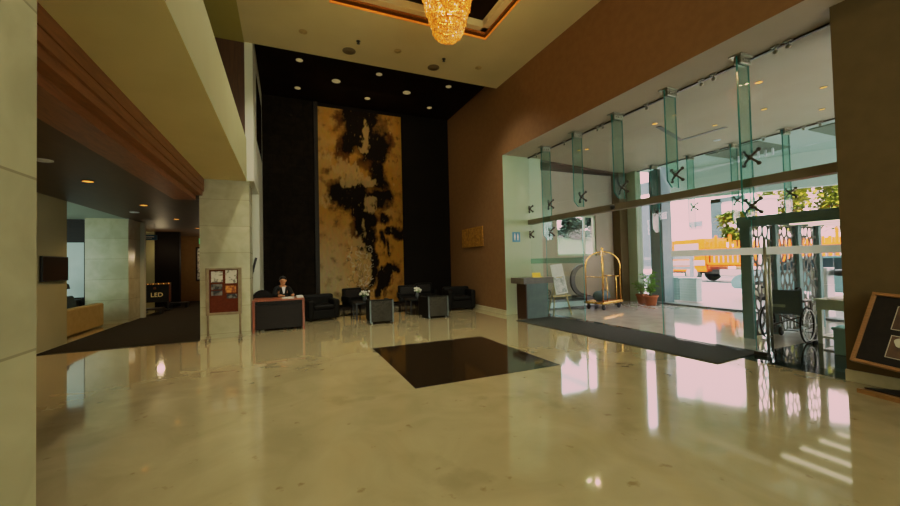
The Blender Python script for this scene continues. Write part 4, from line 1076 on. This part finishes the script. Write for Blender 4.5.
for i, (x0, x1) in enumerate(((7.70, 8.40), (8.54, 9.18), (9.31, 9.94))):
    W = x1 - x0; Hh = 2.0; b = B()
    for poly in voronoi(W, Hh, 50, 10 + i):
        cx = sum(p[0] for p in poly) / len(poly); cz = sum(p[1] for p in poly) / len(poly)
        # smooth the hole: inset polygon with cut corners
        ins = [(cx + (p[0] - cx) * .75, cz + (p[1] - cz) * .82) for p in poly]; n = len(poly)
        mid = [((ins[k][0] + ins[(k + 1) % n][0]) / 2, (ins[k][1] + ins[(k + 1) % n][1]) / 2) for k in range(n)]
        for y in (4.10, 4.115):
            O = [b.verts.new((x0 + p[0], y, .04 + p[1])) for p in poly]; I = []
            for k in range(n):
                a = mid[k - 1]; c = ins[k]; d = mid[k]
                I.append([b.verts.new((x0 + q[0], y, .04 + q[1])) for q in (((a[0] + c[0]) / 2, (a[1] + c[1]) / 2), ((d[0] + c[0]) / 2, (d[1] + c[1]) / 2))])
            for k in range(n):
                k2 = (k + 1) % n
                b.faces.new((O[k], O[k2], I[k2][0], I[k][1])); b.faces.new((O[k], I[k][1], I[k][0]))
    link('lattice_panel', b, 'lattice', enc)

# wheelchair
def wheelchair():
    t = thing('wheelchair', 'folding wheelchair with charcoal canvas seen from behind in the vestibule', 'wheelchair', (8.08, 3.74, .0025), -PI / 2 + .12)
    # local: facing +y after rotation -> +x world
    fr = B(); w = .23
    for s in (-1, 1):
        tube(fr, [(s * w, -.30, .93), (s * w, -.22, .92), (s * w, -.20, .86), (s * w, -.20, .30)], .013, 8)
        tube(fr, [(s * w, -.20, .46), (s * w, .28, .46), (s * w, .36, .20), (s * w, .44, .12)], .013, 8)
        tube(fr, [(s * w, -.20, .22), (s * w, .26, .22), (s * w, .27, .46)], .012, 8)
        tube(fr, [(s * w, -.20, .68), (s * w, .16, .68), (s * w, .20, .46)], .012, 8)
    tube(fr, [(-w, 0, .24), (w, 0, .45)], .011, 8); tube(fr, [(w, .03, .24), (-w, .03, .45)], .011, 8)
    link('frame', fr, 'dark_steel', t)
    link('backrest', bx(-w, w, -.225, -.205, .47, .88, bev=.006), 'canvas', t)
    link('care_label', bx(-.16, .02, -.2275, -.2255, .58, .63), 'tag', t)
    link('seat', bx(-w + .01, w - .01, -.20, .26, .46, .485, bev=.006), 'canvas', t)
    for s in (-1, 1):
        link('armrest', bx(s * w - .025, s * w + .025, -.16, .16, .685, .715, bev=.01), 'black', t)
        h = B(); tube(h, [(s * w, -.40, .925), (s * w, -.30, .93)], .018, 8); link('push_handle', h, 'rubber', t)
        wb = B(); cx = s * (w + .04)
        tube(wb, [(cx, -.14 + .29 * math.cos(a), .305 + .29 * math.sin(a)) for a in [2 * PI * k / 32 for k in range(32)]], .014, 8, closed=True)
        wl = link('rear_wheel', wb, 'rubber', t)
        sp = B()
        for k in range(12):
            a = 2 * PI * k / 12; tube(sp, [(cx, -.14, .305), (cx, -.14 + .28 * math.cos(a), .305 + .28 * math.sin(a))], .003, 4)
        lathe(sp, [(0, -.03), (.03, -.03), (.03, .03), (0, .03)], (cx, -.14, .305), 12, axis='x'); link('spokes', sp, 'chrome', wl)
        hr = B(); tube(hr, [(cx + s * .03, -.14 + .25 * math.cos(a), .305 + .25 * math.sin(a)) for a in [2 * PI * k / 32 for k in range(32)]], .008, 6, closed=True); link('hand_rim', hr, 'chrome', wl)
        cw = B(); lathe(cw, [(0, -.018), (.075, -.018), (.088, 0), (.075, .018), (0, .018)], (s * w, .30, .088), 18, axis='x'); fk = link('caster', cw, 'rubber', t)
        ck = B(); tube(ck, [(s * w + .025, .30, .09), (s * w + .025, .28, .2), (s * w, .27, .22)], .009, 6); link('caster_fork', ck, 'steel', fk)
        fp = B(); box(fp, min(s * .02, s * .2), max(s * .02, s * .2), .40, .54, .09, .105, bev=.004); link('footplate', fp, 'black', t)
wheelchair()
# security desk
t = thing('security_desk', 'pale green grey laminate table beside the wheelchair', 'table', (8.55, 2.76, .0025))
link('tabletop', bx(-.42, .55, -1.1, .66, .70, .735, bev=.004), 'desk_lam', t)
link('apron', bx(-.40, .53, -1.08, .64, .56, .70), 'desk_lam', t)
for x in (-.38, .5):
    for y in (-1.05, .60): link('leg', bx(x - .03, x + .03, y - .03, y + .03, 0, .56), 'desk_lam', t)
b = B(); box(b, -.36, .48, .58, .62, .09, .13); box(b, -.40, -.36, -1.05, .6, .09, .13); link('rail', b, 'desk_lam', t)
t = thing('plastic_crate', 'pale blue plastic crate on the floor below the laminate table', 'crate', (7.62, 2.72, .0025))
b = B(); box(b, -.2, .2, -.2, .2, 0, .38, bev=.015); link('crate', b, 'pale_blue', t); b = B(); box(b, -.215, .215, -.215, .215, .36, .40, bev=.01); link('rim', b, 'pale_blue', t)
t = thing('chart_clipboard', 'steel grey clipboard lying on the laminate table', 'clipboard', (8.3, 3.2, .738), .4)
link('board', bx(-.15, .15, -.11, .11, 0, .008), 'alu', t); link('clip', bx(-.04, .04, .08, .11, .008, .02, bev=.003), 'chrome', t)
t = thing('bar_table', 'round black topped bar table outside beyond the lattice screen', 'table', (11.9, 4.2, -.012))
b = B(); lathe(b, [(0, .98), (.36, .98), (.38, 1.02), (.38, 1.10), (.36, 1.12), (0, 1.12)], seg=28); link('tabletop', b, 'black', t)
b = B(); tube(b, [(0, 0, .03), (0, 0, .98)], .03, 10); link('pedestal', b, 'black', t)
b = B(); lathe(b, [(0, 0), (.25, 0), (.25, .02), (.04, .04), (0, .04)], seg=24); link('base', b, 'black', t)
for k in range(3):
    t = thing('white_crate', 'white plastic crate in the stack beyond the lattice screen, %s' % ('bottom one', 'middle one', 'topmost')[k], 'crate', (11.7, 4.75, -.012 + .39 * k), 0, 'stacked white crates')
    link('box', bx(-.16, .16, -.16, .16, 0, .36, bev=.015), 'white_plastic', t)
    link('lid', bx(-.17, .17, -.17, .17, .355, .388, bev=.01), 'white_plastic', t)

# ------------------------------------------------------------------ slanted display frame by the pier
def display():
    t = thing('leaning_picture', 'honey wood frame with two sepia pictures leaning by the brown pier', 'picture frame', (0, 0, 0))
    BL = Vector((5.62, 2.075, .325)); BR = Vector((5.50, .95, .24)); TL = Vector((5.95, 1.905, 1.045))
    u = (BR - BL); w = u.length; u.normalize(); v = TL - BL; v = v - u * v.dot(u); h = v.length; v.normalize(); n = u.cross(v).normalized()
    if n.x > 0: n = -n
    mt = Matrix(((u.x, v.x, n.x, BL.x), (u.y, v.y, n.y, BL.y), (u.z, v.z, n.z, BL.z), (0, 0, 0, 1)))
    bw = .035
    b = B()
    for (x0, x1, y0, y1) in ((0, w, 0, bw), (0, w, h - bw, h), (0, bw, bw, h - bw), (w - bw, w, bw, h - bw)): box(b, x0, x1, y0, y1, -.02, .03, bev=.005, mtx=mt)
    link('frame', b, 'frame_brown', t)
    link('mat_board', box(B(), bw, w - bw, bw, h - bw, -.01, .006, mtx=mt), 'mat_board', t)
    for (x0, y0, x1, y1) in ((.22, .42, .62, .68), (.24, .12, .66, .36)):
        p = link('picture', box(B(), x0, x1, y0, y1, .006, .009, mtx=mt), 'sepia', t)
        e = B()
        for (a, c, d, f) in ((x0, x1, y0, y0 + .006), (x0, x1, y1 - .006, y1), (x0, x0 + .006, y0, y1), (x1 - .006, x1, y0, y1)): box(e, a, c, d, f, .009, .0105, mtx=mt)
        link('border', e, 'line_white', p)
        s = B()
        pts = [(.30, .55, .12, .14), (.52, .5, .18, .10), (.75, .62, .14, .16)] if y0 > .3 else [(.2, .72, .12, .14), (.62, .5, .16, .10), (.8, .3, .08, .08)]
        for (cx, cz, rx, rz) in pts:
            poly = [(x0 + (x1 - x0) * cx + (x1 - x0) * rx * math.cos(a) * (1 + .15 * math.sin(3 * a)), y0 + (y1 - y0) * cz + (y1 - y0) * rz * 1.5 * math.sin(a)) for a in [2 * PI * k / 18 for k in range(18)]]
            prism(s, poly, .009, .010, mtx=mt)
        link('pale_shapes', s, 'line_white', p)
    # support stand under the frame
    s = B(); tube(s, [(5.78, 1.25, .05), (5.80, 1.25, .62)], .025, 10); link('stand_post', s, 'dark_steel', t)
    b = B(); prism(b, [(5.60, 2.03), (5.36, .9), (5.9, .8), (6.0, 1.62)], 0, .045); link('stand_base', b, 'frame_brown', t)
    b = B(); prism(b, [(5.645, 1.985), (5.42, .9), (5.9, .8), (5.985, 1.62)], .045, .06); link('base_top', b, 'mat_board', t)
display()

# ------------------------------------------------------------------ outside
# canopy with a slanted white fascia edge
b = B(); prism(b, [(X2 + .1, -8), (22.0, -8), (17.0, 2.25), (12.45, 9.75), (X2 + .1, 9.75)], 4.6, 4.9)
struct('ceiling_porch', b, 'porch_ceiling')
b = B(); prism(b, [(22.0, -8), (22.25, -8), (17.2, 2.35), (12.6, 9.95), (12.45, 9.75), (17.0, 2.25)], 3.53, 4.9)
struct('trim_fascia', b, 'porch_ceiling')
for i, pts in enumerate(([(12.0, 3.4), (14.2, 3.4), (14.2, 5.0), (12.0, 5.0)], [(11.8, 6.0), (13.4, 6.0), (13.4, 7.4), (11.8, 7.4)])):
    b = B(); prism(b, pts, 4.57, 4.6); struct('trim_%d' % (12 + i), b, 'coffer')
    for k in range(7):
        b = B(); lathe(b, [(0, -.2), (.028, -.2), (.03, -.02), (.012, 0), (0, 0)], seg=10)
        tag(link('pendant_lamp', b, 'white_plastic', None, (12.9, pts[0][1] + .2 + k * .18, 4.57)), 'small white tube lamp under the porch coffer %s' % ('nearer the brown pier' if i == 0 else 'farther from the brown pier'), 'lamp', 'tube lamps under the %s porch coffer' % ('near' if i == 0 else 'far'))

# facing building
b = B(); box(b, 33, 34, -20, 70, -.06, 11)
struct('wall_building', b, 'pink_wall')
t = thing('facing_building', 'pink white building front with dark vertical recess across the street', 'building', (33, 21, -.06))
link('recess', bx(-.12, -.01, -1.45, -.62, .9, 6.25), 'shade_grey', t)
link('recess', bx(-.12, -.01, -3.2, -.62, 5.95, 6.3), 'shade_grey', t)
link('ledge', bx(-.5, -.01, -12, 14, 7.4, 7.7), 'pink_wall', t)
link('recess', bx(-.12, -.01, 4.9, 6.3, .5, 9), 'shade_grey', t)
link('sign_plate', bx(-.16, -.01, .15, 1.25, 4.15, 4.6), 'tinted', t)
t = thing('low_fence', 'white rail fence beyond the left side of the outer doors', 'fence', (17.2, 14.5, -.06))
for z in (.5, .95, 1.42): link('rail', bx(-.04, .04, -3.0, 3.0, z, z + .14), 'gate_grey', t)
for y in (-2.9, -1, 1, 2.9): link('post', bx(-.06, .06, y - .06, y + .06, 0, 1.6), 'gate_grey', t)

def slat_bin(label, x, y, w, m):
    t = thing('slatted_bin', label, 'bin', (x, y, -.012), 0, 'slatted boxes outside the doors')
    h = .78
    link('body', bx(-.12, .12, -w / 2 + .02, w / 2 - .02, .03, h - .02), m, t)
    for k in range(8): link('slat', bx(-.14, .14, -w / 2, w / 2, .05 + k * .088, .05 + k * .088 + .06, bev=.005), m, t)
    link('lid', bx(-.15, .15, -w / 2 - .02, w / 2 + .02, h - .02, h + .03, bev=.01), m, t)
slat_bin('white slatted box outside the open outer doors', 12.3, 8.36, .58, 'white_slat')
slat_bin('grey slatted box outside beside the white slatted box', 12.35, 8.87, .36, 'grey_slat')

def truck():
    t = thing('cargo_truck', 'orange slat sided cargo truck parked across the street', 'truck', (23.5, 12.6, -.06))
    # length along y, front toward +y, camera sees its -x side
    b = B(); prof = [(1.7, .65), (4.3, .65), (4.4, 1.2), (4.25, 1.5), (3.9, 2.55), (1.75, 2.6)]
    L = [b.verts.new((-1.05, p[0], p[1])) for p in prof]; Rv = [b.verts.new((1.05, p[0], p[1])) for p in prof]
    b.faces.new(L); b.faces.new(Rv[::-1])
    for i in range(len(prof)): b.faces.new((L[i], L[(i + 1) % 6], Rv[(i + 1) % 6], Rv[i]))
    cab = link('cab', b, 'truck', t)
    b = B(); box(b, -1.075, -1.04, 2.1, 3.6, 1.55, 2.3, bev=.02); link('side_window', b, 'truck_white', cab)
    b = B(); box(b, -1.08, -1.05, 1.75, 4.3, 1.0, 1.3, bev=.02); link('white_band', b, 'truck_white', cab)
    b = B(); box(b, -1.09, 1.09, 4.1, 4.55, .5, .85, bev=.04); link('bumper', b, 'truck', cab)
    b = B(); box(b, -1.0, 1.0, 4.33, 4.42, .9, 1.15, bev=.02); link('grille', b, 'truck_grey', cab)
    b = B(); v = [b.verts.new(p) for p in ((-.95, 4.29, 1.55), (.95, 4.29, 1.55), (.9, 3.97, 2.45), (-.9, 3.97, 2.45))]; b.faces.new(v); link('windscreen', b, 'tinted', cab)
    link('chassis', bx(-.5, .5, -4.0, 4.2, .5, .75), 'truck_grey', t)
    link('tank', bx(-1.0, -.55, -.6, 1.0, .4, .8, bev=.06), 'truck_white', t)
    link('cargo_floor', bx(-1.1, 1.1, -4.2, 1.55, .95, 1.1), 'truck', t)
    b = B(); box(b, -1.0, 1.0, -4.1, 1.45, 1.1, 1.9); link('cargo_load', b, 'truck_white', t)
    b = B()
    for k in range(24):
        y = -4.15 + k * .245; box(b, -1.13, -1.07, y, y + .12, 1.1, 2.35 + (.35 if k % 3 == 0 else 0)); box(b, 1.07, 1.13, y, y + .12, 1.1, 2.35)
    link('side_slats', b, 'truck', t)
    for z in (1.05, 1.9): link('side_rail', bx(-1.15, -1.06, -4.2, 1.55, z, z + .12), 'truck', t)
    for y in (2.55, -2.0, -3.2):
        for s in (-1, 1):
            b = B(); lathe(b, [(0, -.14), (.30, -.14), (.48, -.1), (.5, 0), (.48, .1), (.30, .14), (0, .14)], (s * .92, y, .5), 24, axis='x'); w = link('wheel', b, 'rubber', t)
            b = B(); lathe(b, [(0, -.03), (.34, -.03), (.36, .0), (0, .03)], (s * 1.06, y, .5), 20, axis='x'); link('hub', b, 'truck_white', w)
truck()
def car():
    t = thing('parked_car', 'silver teal car parked in the porch behind the lattice screen', 'car', (15.2, 6.0, -.072))
    prof = [(2.35, .35), (2.38, .62), (2.2, .82), (1.35, .98), (.55, 1.42), (-1.2, 1.45), (-1.95, 1.0), (-2.2, .95), (-2.25, .4)]
    t.location = (15.2, 5.95, -.012)
    b = B(); xs = [(-.86, 0), (-.80, .03), (.80, .03), (.86, 0)]
    n = len(prof)
    L = [b.verts.new((-.85 + (.14 if p[1] > 1.1 else 0), p[0], p[1])) for p in prof]; Rv = [b.verts.new((.85 - (.14 if p[1] > 1.1 else 0), p[0], p[1])) for p in prof]
    b.faces.new(L); b.faces.new(Rv[::-1])
    for i in range(n): b.faces.new((L[i], L[(i + 1) % n], Rv[(i + 1) % n], Rv[i]))
    bmesh.ops.bevel(b, geom=list(b.edges), offset=.05, segments=2, affect='EDGES')
    link('body', b, 'car', t)
    b = B(); v = [b.verts.new(p) for p in ((-.86, 1.1, 1.0), (-.76, .5, 1.36), (-.76, -1.1, 1.38), (-.86, -1.6, 1.0))]; b.faces.new(v); link('side_window', b, 'tinted', t)
    b = B(); v = [b.verts.new(p) for p in ((-.75, 1.33, 1.02), (.75, 1.33, 1.02), (.66, .62, 1.42), (-.66, .62, 1.42))]; b.faces.new(v); link('windscreen', b, 'tinted', t)
    for y in (1.45, -1.4):
        for s in (-1, 1):
            b = B(); lathe(b, [(0, -.1), (.2, -.1), (.31, -.08), (.33, 0), (.31, .08), (.2, .1), (0, .1)], (s * .79, y, .33), 24, axis='x'); w = link('wheel', b, 'rubber', t)
            b = B(); lathe(b, [(0, -.03), (.19, -.02), (.2, 0), (0, .03)], (s * .89, y, .33), 18, axis='x'); link('hub_cap', b, 'steel', w)
    for s in (-1, 1): link('headlamp', bx(s * .62 - .16, s * .62 + .16, 2.22, 2.34, .64, .76, bev=.03), 'white_plastic', t)
car()

def tree(label, x, y, h, cr, n, m, group=None, trunk=True, z0=-.06):
    t = thing('tree' if trunk else 'hedge_shrub', label, 'tree' if trunk else 'shrub', (x, y, z0), 0, group)
    if trunk:
        b = B(); tube(b, [(0, 0, 0), (.08, .05, h * .3), (-.03, .04, h * .6)], .16, 10, r1=.07)
        for k in range(5):
            a = 2 * PI * k / 5; tube(b, [(0, .04, h * .45), (cr * .5 * math.cos(a), cr * .5 * math.sin(a), h * .72)], .05, 6, r1=.02)
        link('trunk', b, 'bark', t)
    b = B(); cl = []
    for k in range(14):
        a = R.uniform(0, 2 * PI); rr = cr * math.sqrt(R.random()) * .8
        cl.append((rr * math.cos(a), rr * math.sin(a), h * (R.uniform(.55, .9) if trunk else R.uniform(.2, .75)), cr * R.uniform(.28, .45)))
    for k in range(n):
        c = cl[R.randrange(14)]; d = Vector((R.gauss(0, 1), R.gauss(0, 1), R.gauss(0, 1))).normalized() * c[3] * (R.random() ** .4)
        leafquad(b, (c[0] + d.x, c[1] + d.y, max(.05, c[2] + d.z)), R.uniform(.2, .4), R.uniform(.07, .13), R.uniform(0, 2 * PI), R.uniform(-.6, .8), .2)
    link('foliage', b, m, t)
tree('sunlit yellow green tree above the lattice screen', 27, 11.0, 6.0, 1.9, 2800, 'leaf_y', 'trees beyond the porch')
tree('yellow green tree behind the white gate pillar', 29.6, 14.3, 6.0, 1.5, 2400, 'leaf_y', 'trees beyond the porch')
tree('shorter yellow green tree beside the lattice screen frame', 26.6, 14.9, 4.6, 1.0, 1800, 'leaf_y', 'trees beyond the porch')
t = thing('gate_pillar', 'white square gate pillar in front of the sunlit trees', 'pillar', (17.0, 8.42, -.06))
link('shaft', bx(-.22, .22, -.22, .22, 0, 3.68, bev=.01), 'white_slat', t); link('cap', bx(-.26, .26, -.26, .26, 3.68, 3.78, bev=.01), 'white_slat', t)
t = thing('low_building', 'pink louvred outbuilding seen right of the lattice screen', 'building', (23.5, 3.0, -.06))
link('wall', bx(0, .2, -6, 3.4, 0, 2.6), 'pink_wall', t)
for k in range(7): link('louvre', bx(-.06, .0, -5.9, 3.3, 1.5 + k * .16, 1.5 + k * .16 + .05), 'red_wood', t)
# lawn bank and hedge outside the vestibule window
b = B()
top = [(7.6, 10.25, .8), (10.5, 10.25, .8), (15.9, 15.5, 2.55), (20.0, 19.5, 3.4), (13.0, 19.5, 3.4), (10.9, 15.5, 2.55)]
T = [b.verts.new(p) for p in top]; G = [b.verts.new((p[0], p[1], -.06)) for p in top]
b.faces.new((T[0], T[1], T[2], T[5])); b.faces.new((T[5], T[2], T[3], T[4])); b.faces.new(G[::-1])
for k in range(6): b.faces.new((T[k], G[k], G[(k + 1) % 6], T[(k + 1) % 6]))
struct('ground_lawn', b, 'grass')
hl = ['second from left in front row', 'first from left in front row', 'third from left in front row', 'first from left in back row', 'second from left in back row', 'third from left in back row']
for k, (x, y, z) in enumerate(((13.95, 15.7, 2.45), (12.2, 15.7, 2.45), (15.7, 15.7, 2.45), (14.3, 18.3, 3.0), (16.2, 18.3, 3.0), (18.1, 18.3, 3.0))):
    tree('dark green hedge shrub above the lawn bank, ' + hl[k], x, y, 1.7, .72, 800, 'leaf_d', 'hedge shrubs outside the vestibule window', False, z)

# ------------------------------------------------------------------ light
w = bpy.data.worlds.new('sky'); scene.world = w; w.use_nodes = True
nt = w.node_tree; bg = nt.nodes['Background']; bg.inputs['Color'].default_value = (.95, .96, 1.0, 1); bg.inputs['Strength'].default_value = 10.0
def light(name, kind, loc, energy, col, size=1.0, sy=None, rot=(0, 0, 0), **kw):
    l = bpy.data.lights.new(name, kind); l.energy = energy; l.color = col
    if kind == 'AREA':
        l.size = size
        if sy: l.shape = 'RECTANGLE'; l.size_y = sy
    for k, v in kw.items(): setattr(l, k, v)
    o = bpy.data.objects.new(name, l); COL.objects.link(o); o.location = loc; o.rotation_euler = rot; return o
sun = light('sun', 'SUN', (20, -10, 30), 45, (1, .93, .88), angle=.02)
sun.rotation_euler = Vector((.55, .45, -.9)).to_track_quat('-Z', 'Y').to_euler()
# added lobby fill spots, not tied to any ceiling fitting
for (x, y, e) in ((-.2, 3.6, 280), (.2, 6.2, 290), (.3, 8.3, 350), (2.4, 8.3, 350), (4.2, 8.3, 330)):
    light('lobby_fill_spot', 'SPOT', (x, y, 6.38), e, (1, .95, .73), spot_size=1.9, spot_blend=1, shadow_soft_size=.1)
light('lobby_rear_fill', 'AREA', (.6, -1.8, 6.38), 110, (1, .95, .73), 3, 4)  # added fill over the rear of the lobby, no fitting there
light('lobby_fill_behind', 'AREA', (1.5, -4.8, 2.8), 340, (.98, 1, .76), 6, 4, rot=(PI / 2, 0, 0))  # added room fill behind the camera, no window built there
light('mural_fill', 'AREA', (2.4, 11.2, 6.7), 22, (1, .78, .42), 2.6, .4, rot=(.35, 0, 0))  # fill light brightening the mural, without a fitting
light('lounge_fill', 'AREA', (-7.2, 10.0, 1.7), 70, (.80, 1, .90), 2.4, 2.2, rot=(PI / 2, 0, -.5))  # added area light standing in for daylight on the recess walls
light('corridor_fill', 'POINT', (-4.3, 17.3, 2.2), 14, (1, .74, .42), shadow_soft_size=.1)  # added to brighten the pale corridor wall, no fitting there
light('corridor_end_fill', 'POINT', (-2.9, 19.3, 2.0), 22, (1, .76, .46), shadow_soft_size=.1)  # added to brighten the brown end wall, no fitting there

vs_ = scene.view_settings; vs_.view_transform = 'Standard'; vs_.look = 'None'; vs_.exposure = 0; vs_.gamma = 1
# highlight roll-off of the photograph's grade (daylight settles to a soft pink instead of clipping)
vs_.use_curve_mapping = True
cm = vs_.curve_mapping; cm.use_clip = False; cm.clip_max_x = 20; cm.clip_max_y = 20; cm.extend = 'HORIZONTAL'
for ci, pts in enumerate((((.4, .4), (1.0, .66), (3, .75), (12, .80)), ((.35, .35), (1.0, .53), (3, .56), (12, .60)), ((.35, .35), (1.0, .54), (3, .57), (12, .62)))):
    c = cm.curves[ci]
    c.points[1].location = pts[-1]
    for p in pts[:-1]: c.points.new(*p)
    for p in c.points: p.handle_type = 'AUTO_CLAMPED'
cm.update()
cy_ = scene.cycles
cy_.max_bounces = 10; cy_.transparent_max_bounces = 40; cy_.diffuse_bounces = 4; cy_.glossy_bounces = 5; cy_.sample_clamp_indirect = 4.0; cy_.caustics_reflective = False; cy_.caustics_refractive = False
